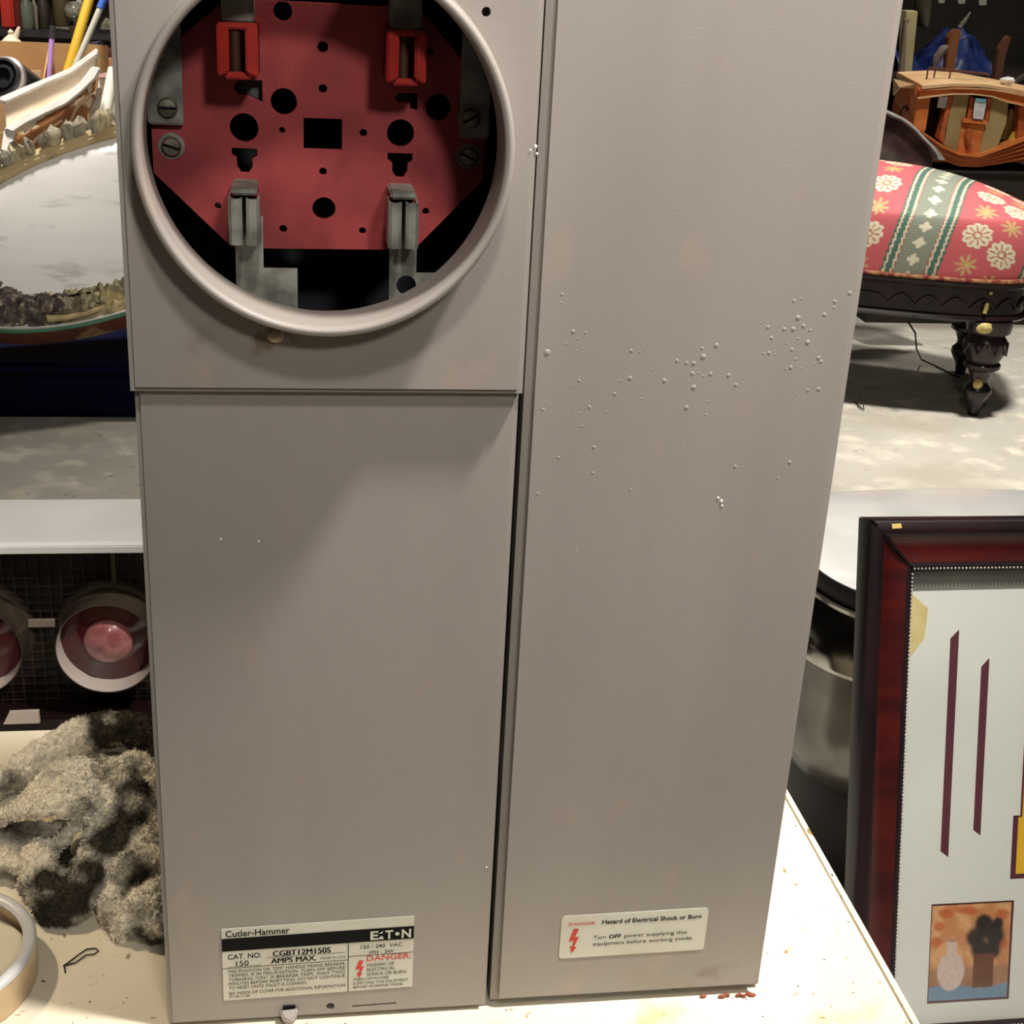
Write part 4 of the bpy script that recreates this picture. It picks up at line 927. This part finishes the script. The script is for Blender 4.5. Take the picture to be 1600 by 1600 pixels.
slab('dark_panel', [(112,214),(134,172),(133,186),(118,224),(116,520),(106,520)], m_brown, tf, .008, -.03)
slab('grey_rail', [(134,204),(140,170),(150,133),(160,132),(152,166),(146,206),(146,520),(132,520)], mat('greyed_white', S(206, 198, 184), S(190, 180, 164), 20, rough=.6), tf, .02, -.045)
o = thing('white_tube', 'rolled white paper tube standing beside the tan frame', 'tube', tuple(wp(158, 206, -.05)))
a, b = atp(158, 208, FP-FNm*.09, FNm), atp(178, 108, FP-FNm*.13, FNm); d_ = (b-a)
MB().tube([a-d_*((a.z-FLOOR-.01)/d_.z), b], .0150, 20).build('roll', mat('tube_paper', (.80, .77, .68), (.74, .70, .6), 10, rough=.6), o, True)
wc = thing('white_corner', 'chipped white moulding corner with a pink cap behind the broken frame', 'moulding', tuple(wp(165, 110, -.10)))
slab('moulding_piece', [(146,130),(150,104),(172,102),(178,150),(168,152),(160,140),(154,134)], m_wf, wc, .02, -.17)
slab('lower_piece', [(150,200),(166,150),(178,152),(180,210),(172,520),(150,520)], m_wf, wc, .02, -.16)
slab('pink_cap', [(150,101),(160,98),(174,96),(174,106),(150,106)], mat('pink_paper', S(226, 180, 176), rough=.7), wc, .02, -.15)
dk = thing('dark_case', 'dark slate case with reddish trim beside the white pole', 'case', tuple(at(150, 80, 3.75)))
def px_prism(pts, Y, th): return MB().prism([at(u, v, Y) for u, v in pts], (0, th, 0))
px_prism([(126,100),(132,70),(156,66),(156,520),(126,520)], 3.75, .10).build('shell', mat('slate_fabric', S(62, 60, 72), rough=.7), dk, bevel=.006)
px_prism([(156,76),(190,84),(190,520),(156,520)], 3.78, .10).build('side_panel', mat('dark_red_brown', S(92, 44, 34), S(70, 34, 26), 20, rough=.6), dk)
px_prism([(156,90),(190,94),(190,520),(156,520)], 3.74, .03).build('tan_flap', mat('tan_card', S(190, 140, 100), rough=.7), dk)

# ------------------------------------------------------------------ shelf far behind (upper left)
YS = 4.6
sh = thing('metal_shelf', 'dark metal shelf loaded with small bottles behind the carton', 'shelf', tuple(Vector((-1.2, YS+.2, FLOOR))))
m_dkm = mat('dark_steel', S(74, 72, 74), S(56, 54, 56), 10, rough=.4, metal=.5)
zs = at(60, 49, YS).z; xl, xr_ = at(-150, 50, YS).x, at(260, 50, YS).x
MB().box((xl, YS, zs-.022), (xr_, YS+.35, zs)).build('shelf_board', m_dkm, sh, bevel=.003)
for xx in (xl+.02, xr_-.02):
    for yy in (YS+.01, YS+.33): MB().box((xx-.014, yy, FLOOR), (xx+.014, yy+.014, zs+.45)).build('post', m_dkm, sh)
MB().box((xl, YS, zs+.42), (xr_, YS+.35, zs+.44)).build('shelf_board', m_dkm, sh)
MB().box((xl, YS+.346, zs-.3), (xr_, YS+.35, zs+.44)).build('back_panel', mat('dark_brown_panel', S(44, 32, 20), S(32, 24, 14), 5, rough=.8), sh)
def on_shelf(u, Y): p = at(u, 47, Y); return (p.x, Y, zs+.0005)
def bottle(name, u, Y, r_, h, m, label, cat):
    c = on_shelf(u, Y); k = r_
    o = thing(name, label, cat, c)
    MB().lathe([(k*.9, 0), (k, .004), (k, h*.62), (k*.45, h*.76), (k*.42, h*.9)], c, 'Z', 18).build('body', m, o, True)
    MB().lathe([(k*.5, h*.9), (k*.5, h)], c, 'Z', 14).build('cap', m_gry, o, True)
m_gb = mat('grey_green_glass', S(110, 116, 104), S(90, 96, 86), 10, rough=.3)
bottle('bottle', 43.5, YS+.10, .026, .13, m_gb, 'stubby grey green bottle next to the red tool case', 'bottle')
bottle('bottle', 56, YS+.12, .012, .12, mat('beige_plastic', S(140, 128, 110), rough=.5), 'slender beige bottle on the dark shelf', 'bottle')
bottle('bottle', 38, YS+.24, .018, .13, mat('tan_plastic', S(150, 130, 108), rough=.5), 'small tan bottle half behind the grey green one', 'bottle')
bottle('bottle', 98, YS+.18, .030, .20, mat('olive_glass', S(92, 80, 56), rough=.4), 'olive brown bottle behind the yellow pole', 'bottle')
bottle('bottle', 70, YS+.16, .020, .14, mat('umber_plastic', S(64, 54, 44), rough=.5), 'dark umber bottle in the middle of the shelf', 'bottle')
c = on_shelf(118, YS+.08)
o = thing('glass_globe', 'clear glass globe on a short foot beside the yellow pole', 'ornament', c)
m_glb = mat('smoky_glass', S(150, 144, 128), S(110, 104, 92), 40, rough=.08, coat=.5)
MB().lathe([(.020, 0), (.022, .004), (.008, .012), (.008, .03)], c, 'Z', 20).build('foot', m_gry, o, True); MB().ball((c[0], c[1], c[2]+.065), .036, 18, 12).build('globe', m_glb, o, True)
c = on_shelf(168, YS+.06)
o = thing('glass_ornament', 'small faceted clear ornament at the right end of the shelf', 'ornament', c)
MB().lathe([(.016, 0), (.026, .012), (.020, .03), (.006, .05)], c, 'Z', 8).build('faceted_body', m_glb, o)
a = on_shelf(88, YS+.03); b = on_shelf(114, YS+.02)
o = thing('silver_tool', 'bright silver hand tool lying on the shelf edge', 'tool', a)
MB().tube([Vector(a)+Vector((0, 0, .010)), Vector(b)+Vector((0, 0, .010))], [.006, .009], 10).build('shaft', m_screw, o, True); MB().box((b[0]-.012, b[1]-.012, b[2]), (b[0]+.012, b[1]+.012, b[2]+.022)).build('head', m_chrome, o, bevel=.003)
o = thing('red_tool_case', 'tall bright red tool case at the left end of the shelf', 'case', on_shelf(14, YS+.08))
m_rc = mat('red_plastic', S(196, 56, 44), S(176, 46, 38), 6, rough=.4); m_rc2 = mat('dark_red_plastic', S(104, 30, 28), rough=.5)
x0_, x1_, x2_ = at(3, 47, YS+.04).x, at(23, 47, YS+.04).x, at(32, 47, YS+.04).x
MB().box((x0_, YS+.04, zs), (x1_, YS+.20, zs+.34)).build('front', m_rc, o, bevel=.008); MB().box((x1_, YS+.06, zs), (x2_, YS+.20, zs+.34)).build('side', m_rc2, o, bevel=.004)
MB().tube([(x0_+.01, YS+.12, zs+.338), (x0_+.015, YS+.12, zs+.375), (x1_-.015, YS+.12, zs+.375), (x1_-.01, YS+.12, zs+.338)], .006, 8).build('handle', m_blk, o, True)
o = thing('wooden_spindle', 'short tan wooden spindle standing on the shelf near the yellow pole', 'spindle', on_shelf(92, YS+.24))
c = on_shelf(92, YS+.24); MB().lathe([(.012, 0), (.012, .02), (.008, .03), (.010, .10), (.007, .16), (.012, .2), (.012, .30)], c, 'Z', 14).build('turning', m_tan2, o, True)
o = thing('white_candle', 'white candle at the top of the shelf behind the yellow pole', 'candle', on_shelf(126, YS+.2))
c = on_shelf(127, YS+.2); MB().lathe([(.026, 0), (.026, .01), (.012, .016), (.014, .075)], c, 'Z', 16).build('holder', m_gb, o, True); MB().lathe([(.011, .075), (.011, .32)], c, 'Z', 14).build('wax', m_white, o, True)
o = thing('pale_figurine', 'small pale figurine standing above the carton rear edge', 'figurine', tuple(at(17, 68, 3.9)))
p = at(18, 66, 3.9)
MB().lathe([(.030, FLOOR-p.z), (.030, -.02), (.032, 0), (.022, .010), (.008, .022), (.009, .030), (.001, .038)], tuple(p), 'Z', 16).build('body', m_wfi, o, True)
MB().tube([p+Vector((.012, 0, .010)), p+Vector((.022, 0, .035)), p+Vector((.026, 0, .045))], [.010, .007, .004], 8).build('head', m_wfi, o, True)

# ================================================================== MODEL BOAT behind the footstool
YV = 3.15
def cp(u, v): return (1360+u/6.154, v/6.154)
zt_ = at(*cp(1045, 1640), YV).z
bo = thing('model_boat', 'varnished orange wood model boat cabin with olive curtains behind the footstool', 'model boat', tuple(at(1500, 262, YV+.1)))
m_var = mat('varnished_wood', S(222, 132, 72), S(200, 108, 54), 7, rough=.25, stretch=(1, 1, 4), coat=.6)
m_var2 = mat('varnished_wood_dark', S(196, 106, 62), S(172, 88, 50), 9, rough=.3, stretch=(1, 1, 4), coat=.4)
m_deck = mat('pale_deck', S(232, 196, 150), S(216, 172, 122), 10, rough=.4, stretch=(1, 1, 1))
m_olive = mat('olive_cloth', S(172, 150, 102), S(148, 126, 82), 10, rough=.8, bump=.3, bscale=60)
m_cabin = mat('dark_cabin_inside', S(40, 14, 10), rough=.7)
def cp(u, v): return (1360+u/6.154, v/6.154)
def bpr(name, pts, m, th=.02, off=0, bevel=.0, lab=None): return MB().prism([at(*cp(u, v), YV-off) for u, v in pts], (0, th, 0)).build(name, m, bo, bevel=bevel)
# roof: real depth, front eave at YV, rear eave behind
def Q(u, v, Y): return at(*cp(u, v), Y)
fr_e = [(500,822),(800,802),(1100,812),(1300,838),(1600,900)]; bk_e = [(255,692),(560,676),(850,700),(1140,752),(1600,845)]
mb = MB(); rings = []
for (a, b), (c, d) in zip(fr_e, bk_e):
    f_, g_ = Q(a, b, YV-.03), Q(c, d, YV+.20); rings.append([f_, g_, g_-Vector((0, 0, .014)), f_-Vector((0, 0, .014))])
MB().loft(rings).build('roof', m_deck, bo, True)
bpr('cornice', [(465,850),(800,818),(1100,828),(1300,856),(1600,920),(1600,1040),(1330,985),(1180,930),(1000,908),(800,906),(465,946)], m_var, .03, .02, .002)
bpr('cornice_bead', [(455,860),(800,828),(1100,838),(1300,866),(1600,930),(1600,944),(1300,880),(1100,852),(800,842),(455,876)], m_var2, .012, .03)
bpr('cornice_bead', [(460,938),(800,898),(1000,900),(1180,922),(1330,976),(1600,1032),(1600,1046),(1330,990),(1180,936),(1000,913),(800,911),(460,952)], m_deck, .012, .03)
bpr('corner_post', [(435,850),(590,850),(580,960),(535,1250),(500,1300),(415,1240),(430,1100)], m_var, .04, .012, .003)
bpr('rear_lining', [(440,900),(1600,940),(1600,1420),(1000,1480),(540,1330)], m_cabin, .02, -.06)
bpr('window_post', [(760,915),(800,915),(705,1380),(660,1330)], m_var2, .03, .008)
bpr('curtain', [(800,908),(955,908),(900,1200),(830,1470),(705,1400),(735,1190)], m_olive, .012, .010, .002)
bpr('window_frame', [(960,935),(1000,935),(975,1140),(930,1140)], m_var2, .03, .008); bpr('window_frame', [(1130,945),(1170,950),(1135,1170),(1100,1165)], m_var2, .03, .008)
bpr('window_sill', [(895,1140),(1130,1160),(1125,1205),(890,1185)], m_var, .04, .022, .002)
bpr('carved_panel', [(880,1190),(1100,1205),(1035,1500),(830,1500)], m_var, .02, .012)
bpr('carved_figure', [(935,1240),(985,1235),(990,1290),(970,1310),(985,1400),(965,1500),(935,1500),(945,1400),(915,1320)], m_var2, .02, .026, .003)
bpr('curtain', [(1170,930),(1335,965),(1310,1180),(1225,1420),(1045,1490),(1090,1230),(1130,1190)], m_olive, .012, .010, .002)
bpr('curtain', [(1345,1040),(1440,1070),(1410,1330),(1260,1350),(1310,1180)], m_olive, .012, -.03, .002)
bpr('corner_post', [(1435,1000),(1600,1020),(1600,1330),(1410,1350)], m_var2, .03, .006)
bpr('price_tag', [(660,930),(770,930),(735,1045),(642,1035)], mat('white_tag', S(222, 218, 216), S(200, 198, 200), 60, rough=.6), .002, .004)
bpr('price_tag', [(1015,945),(1115,955),(1110,1020),(1085,1150),(985,1140),(1000,1010)], MATS['white_tag'], .002, .026)
bpr('blue_tag_edge', [(1020,944),(1118,954),(1108,990),(1012,980)], mat('blue_print', S(110, 168, 176), rough=.6), .001, .028)
bpr('yellow_toy', [(1370,1270),(1410,1265),(1395,1345),(1330,1360)], mat('yellow_bit', S(222, 186, 70), rough=.5), .01, -.01)
# hull planks, each curved
for k in range(5):
    o0 = 32*k
    up_p = [(505,1262+o0),(700,1400+o0*.9),(860,1470+o0*.8),(1045,1490+o0*.7),(1250,1420+o0),(1477,1335+o0*1.3),(1700,1220+o0*1.4)]
    lo_p = [(u, v+30) for u, v in up_p]
    bpr('hull_plank', up_p+lo_p[::-1], m_var if k % 2 == 0 else m_var2, .05, .030-.006*k, .002)
bpr('hull_core', [(510,1280),(860,1500),(1045,1510),(1700,1260),(1700,1560),(510,1560)], m_var2, .20, -.02)
# left end wall
Lw = [Q(440,850,YV), Q(425,1260,YV), Q(205,1060,YV+.17), Q(225,960,YV+.17), Q(255,870,YV+.14), Q(300,840,YV+.10)]
MB().prism(Lw, (.012, .004, 0)).build('end_wall', m_var2, bo)
MB().prism([Q(235,760,YV+.18), Q(440,815,YV-.005), Q(440,845,YV-.005), Q(290,842,YV+.08), Q(228,920,YV+.18)], (0, .01, 0)).build('end_trim', m_deck, bo)
MB().tube([Q(280,1095,YV+.08), Q(300,1050,YV+.07), Q(335,1020,YV+.06), Q(355,1040,YV+.05), Q(350,1065,YV+.05)], .003, 6).build('hook', m_black, bo, True)
# roof rail on posts
MB().tube([Q(555,652,YV+.06), Q(850,684,YV+.06), Q(1135,715,YV+.06)], .0035, 8).build('roof_rail', m_brown, bo, True)
for u, v, v2 in ((555,652,760),(625,664,748),(770,690,770),(1138,715,752)): MB().tube([Q(u, v, YV+.06), Q(u-15, v2, YV+.06)], .0022, 6).build('rail_post', m_brown, bo, True)
c = Q(1310, 775, YV+.05); mb = MB().ball(c, (.022, .016, .012), 10, 7)
mb.v = [tuple(Vector(p)+Vector((nz(p, 60), nz(p, 70), nz(p, 80)))*.006) for p in mb.v]
tag(mb.build('crumpled_tissue', m_white, None, False), 'small crumpled white tissue on the model boat roof', 'tissue')

# stand the boat rests on
bs = thing('plinth', 'dark crate stand carrying the model boat behind the footstool', 'crate', (1.75, YV+.2, FLOOR))
MB().box((1.53, YV-.005, FLOOR), (2.35, YV+.30, zt_-.006)).build('box', mat('dark_crate', S(52, 44, 38), S(36, 30, 26), 6, rough=.8), bs)
MB().box((1.52, YV-.015, zt_-.006), (2.36, YV+.31, zt_)).build('top', MATS['dark_crate'], bs)

# ------------------------------------------------------------------ arched silver-rimmed mirror just behind the stool
YA = 2.86
am = thing('arched_mirror', 'dark glass with arched silver rim between the footstool and the boat', 'mirror', tuple(at(1400, 260, YA)))
def Aa(u, v, off=0): return at(*cp(u, v), YA-off)
out_ = [(60,1030),(130,1045),(195,1072),(335,1140),(400,1190),(470,1258),(540,1335),(620,1410),(690,1490),(720,1540)]
inn = [(60,1080),(130,1095),(190,1128),(250,1148),(330,1195),(400,1250),(460,1315),(520,1380),(570,1450),(600,1540)]
mb = MB(); mb.loft([[Aa(*o_, .012), Aa(*o_, -.008), Aa(*i_, -.004), Aa((o_[0]+i_[0])/2, (o_[1]+i_[1])/2, .018)] for o_, i_ in zip(out_, inn)]).build('silver_rim', mat('dull_silver', S(176, 172, 168), S(150, 146, 142), 20, rough=.35, metal=.3), am, True)
MB().prism([Aa(*p) for p in inn]+[Aa(600, 3000), Aa(60, 3000)], (0, .012, 0)).build('dark_glass', mat('dark_glass', S(48, 38, 38), S(84, 66, 66), 8, rough=.12, coat=1), am)
sc_ = thing('silver_cornered_panel', 'dark panel with pale metal edge at the right border above the boat roof', 'panel', tuple(at(1596, 130, YV+.3)))
MB().prism([Q(1370,795,YV+.22), Q(1700,560,YV+.22), Q(1700,600,YV+.22), Q(1390,822,YV+.22)], (0, .012, 0)).build('metal_edge', m_gry, sc_)
MB().prism([Q(1390,825,YV+.225), Q(1700,605,YV+.225), *[Vector((p_.x, p_.y, zt_+.001)) for p_ in (Q(1700,1600,YV+.225), Q(1390,1600,YV+.225))]], (0, .008, 0)).build('dark_sheet', MATS['dark_glass'], sc_)

# ------------------------------------------------------------------ dark heap behind the boat (upper right)
YT = 4.3
zsh = at(1500, 118, YT).z
wb = thing('storage_bench', 'dark wooden bench carrying the blue tarp behind the boat', 'bench', (2.3, YT+.3, FLOOR))
m_db = mat('dark_bench_wood', S(40, 30, 22), S(28, 22, 18), 8, rough=.8)
MB().box((1.75, YT-.05, zsh-.03), (3.3, YT+.75, zsh)).build('bench_top', m_db, wb)
for xx in (1.78, 3.21):
    for yy in (YT-.04, YT+.66): MB().box((xx, yy, FLOOR), (xx+.06, yy+.06, zsh-.03)).build('leg', m_db, wb)
MB().box((1.85, YT+.70, zsh), (3.25, YT+.72, zsh+.9)).build('back_board', m_wall, wb)
# crumpled blue tarp : draped grid with folds
vs, fs = [], []; nu_, nv_ = 60, 40
xa, xb_ = at(1412, 80, YT).x, at(1552, 80, YT).x
for j in range(nv_+1):
    for i in range(nu_+1):
        q_, r_ = i/nu_, j/nv_
        prof_ = max(.0, .42+.42*math.exp(-((q_-.80)/.16)**2)-.22*math.exp(-((q_-.32)/.16)**2))
        hh = .155*prof_*math.sin(math.pi*min(1, r_*1.0))**.6 if 0 < r_ < 1 else 0
        p = Vector((xa+(xb_-xa)*q_, YT-.03+.45*r_, zsh+.006))
        n = nz(p+Vector((0, 0, 3)), 9)*.05+nz(p, 22)*.035+abs(nz(p+Vector((5, 0, 0)), 14))*.06-.02
        e = min(1, 6*r_)*min(1, 6*(1-r_))
        vs.append((p.x+.02*nz(p, 15), p.y-.03*nz(p, 12)*e, p.z+max(0, hh+n*e)))
for j in range(nv_):
    for i in range(nu_): a = j*(nu_+1)+i; fs.append((a, a+1, a+nu_+2, a+nu_+1))
me = bpy.data.meshes.new('blue_tarp'); me.from_pydata(vs, [], fs)
o = link('blue_tarp', me, mat('blue_tarp', S(26, 46, 100), S(15, 28, 70), 26, rough=.45, bump=.3, bscale=30), None, True); tag(o, 'crumpled blue tarp heaped on the dark bench behind the boat', 'tarp')
def lean(name, pts, Y, th, m, label, cat, bevel=.003):
    o = thing(name, label, cat, tuple(at(*pts[0], Y))); px_prism(pts, Y, th).build('board', m, o, bevel=bevel); return o
def tp_(u, v): return (1380+u/7.273, v/7.273)
m_sl = mat('orange_brown_slat', S(150, 92, 56), S(124, 72, 44), 10, rough=.6, stretch=(1, 1, .3))
YK = YT-.16
def to_floor(u, Y):
    v = 1000
    while at(*tp_(u, v), Y).z > FLOOR+.004: v += 10
    return tp_(u, v)
o = lean('wooden_stake', [to_floor(500, YK), tp_(690,1000),(tp_(745,420)),(tp_(815,325)),(tp_(895,340)),(tp_(865,460)),(tp_(780,1000)), to_floor(590, YK)], YT-.16, .03, m_sl, 'pointed brown wooden stake with a silver tip before the tarp', 'stake')
MB().tube([at(*tp_(865, 320), YT-.14), at(*tp_(930, 230), YT-.14), at(*tp_(990, 140), YT-.14)], [.010, .009, .004], 8).build('silver_tip', m_screw, o, True)
lean('wooden_stake', [to_floor(1050, YK), tp_(1240,1050),(tp_(1320,560)),(tp_(1390,440)),(tp_(1435,400)),(tp_(1460,430)),(tp_(1400,620)),(tp_(1320,1050)), to_floor(1130, YK)], YT-.16, .03, mat('dark_slat', S(104, 64, 44), S(84, 50, 34), 10, rough=.7), 'darker brown wooden stake standing right of the blue tarp', 'stake')
o = thing('grey_strap', 'twisted grey strap hanging beside the silver tipped stake', 'strap', tuple(at(*tp_(590, 740), YT-.18)))
MB().tube([at(*tp_(u, v), YT-.18) for u, v in ((455,3050),(565,1000),(590,740),(620,640),(680,560),(735,530))], [.007, .007, .010, .016, .016, .008], 8).build('webbing', mat('grey_web', S(126, 110, 104), rough=.8), o, True)
o = lean('cream_post', [tp_(225,1100),(tp_(262,120)),(tp_(398,125)),(tp_(300,1100))], 3.9, .05, mat('cream_post', S(206, 196, 150), S(190, 178, 130), 6, rough=.5), 'cream painted board standing against the right edge of the meter box', 'board')
px_prism([tp_(165,1100), tp_(250,220), tp_(300,212), tp_(300,262), tp_(270,268), tp_(222,1100)], 3.88, .02).build('grey_strip', mat('grey_strip', S(150, 134, 118), rough=.6), o)
px_prism([tp_(225,1090), tp_(300,1090), tp_(300,2900), tp_(225,2900)], 3.9, .05).build('foot', MATS['cream_post'], o)
o = thing('olive_sack', 'olive grey cloth sack hanging above the cream board', 'sack', tuple(at(1445, 40, 4.8)))
MB().loft([[at(*tp_(cxp+w_*math.cos(q), cyp), 4.8)+Vector((0, .05*math.sin(q), 0)) for q in [2*math.pi*k/16 for k in range(16)]] for cxp, cyp, w_ in ((440, 300, 35), (440, 270, 60), (445, 120, 78), (450, 0, 85), (450, -200, 60), (450, -420, 12))]).build('cloth', mat('olive_grey_cloth', S(112, 104, 84), S(92, 86, 68), 12, rough=.9), o, True)
MB().tube([at(*tp_(450, -400), 4.8), at(*tp_(450, -420), 4.8)+Vector((0, 0, 2.2))], .003, 6).build('hanging_cord', m_cord, o)
for i, (u, w_, vb) in enumerate(((665, 72, 36), (892, 82, 44), (1132, 86, 60))):
    o = thing('hanging_tag', ('narrow pale tag dangling just right of the olive sack', 'middle one of three pale tags hanging above the tarp', 'widest pale tag hanging nearest the dark corner')[i], 'tag', tuple(at(*tp_(u, vb), 4.5)))
    px_prism([tp_(u-w_/2, vb-14), tp_(u-w_/2+14, vb), tp_(u+w_/2-14, vb), tp_(u+w_/2, vb-14), tp_(u+w_/2, -160), tp_(u-w_/2, -160)], 4.5, .006).build('card', mat('pale_tag', S(170, 164, 148), rough=.6), o)
    MB().tube([at(*tp_(u, -160), 4.503), at(*tp_(u, -160), 4.503)+Vector((0, 0, 2.25))], .0025, 6).build('string', m_cord, o)
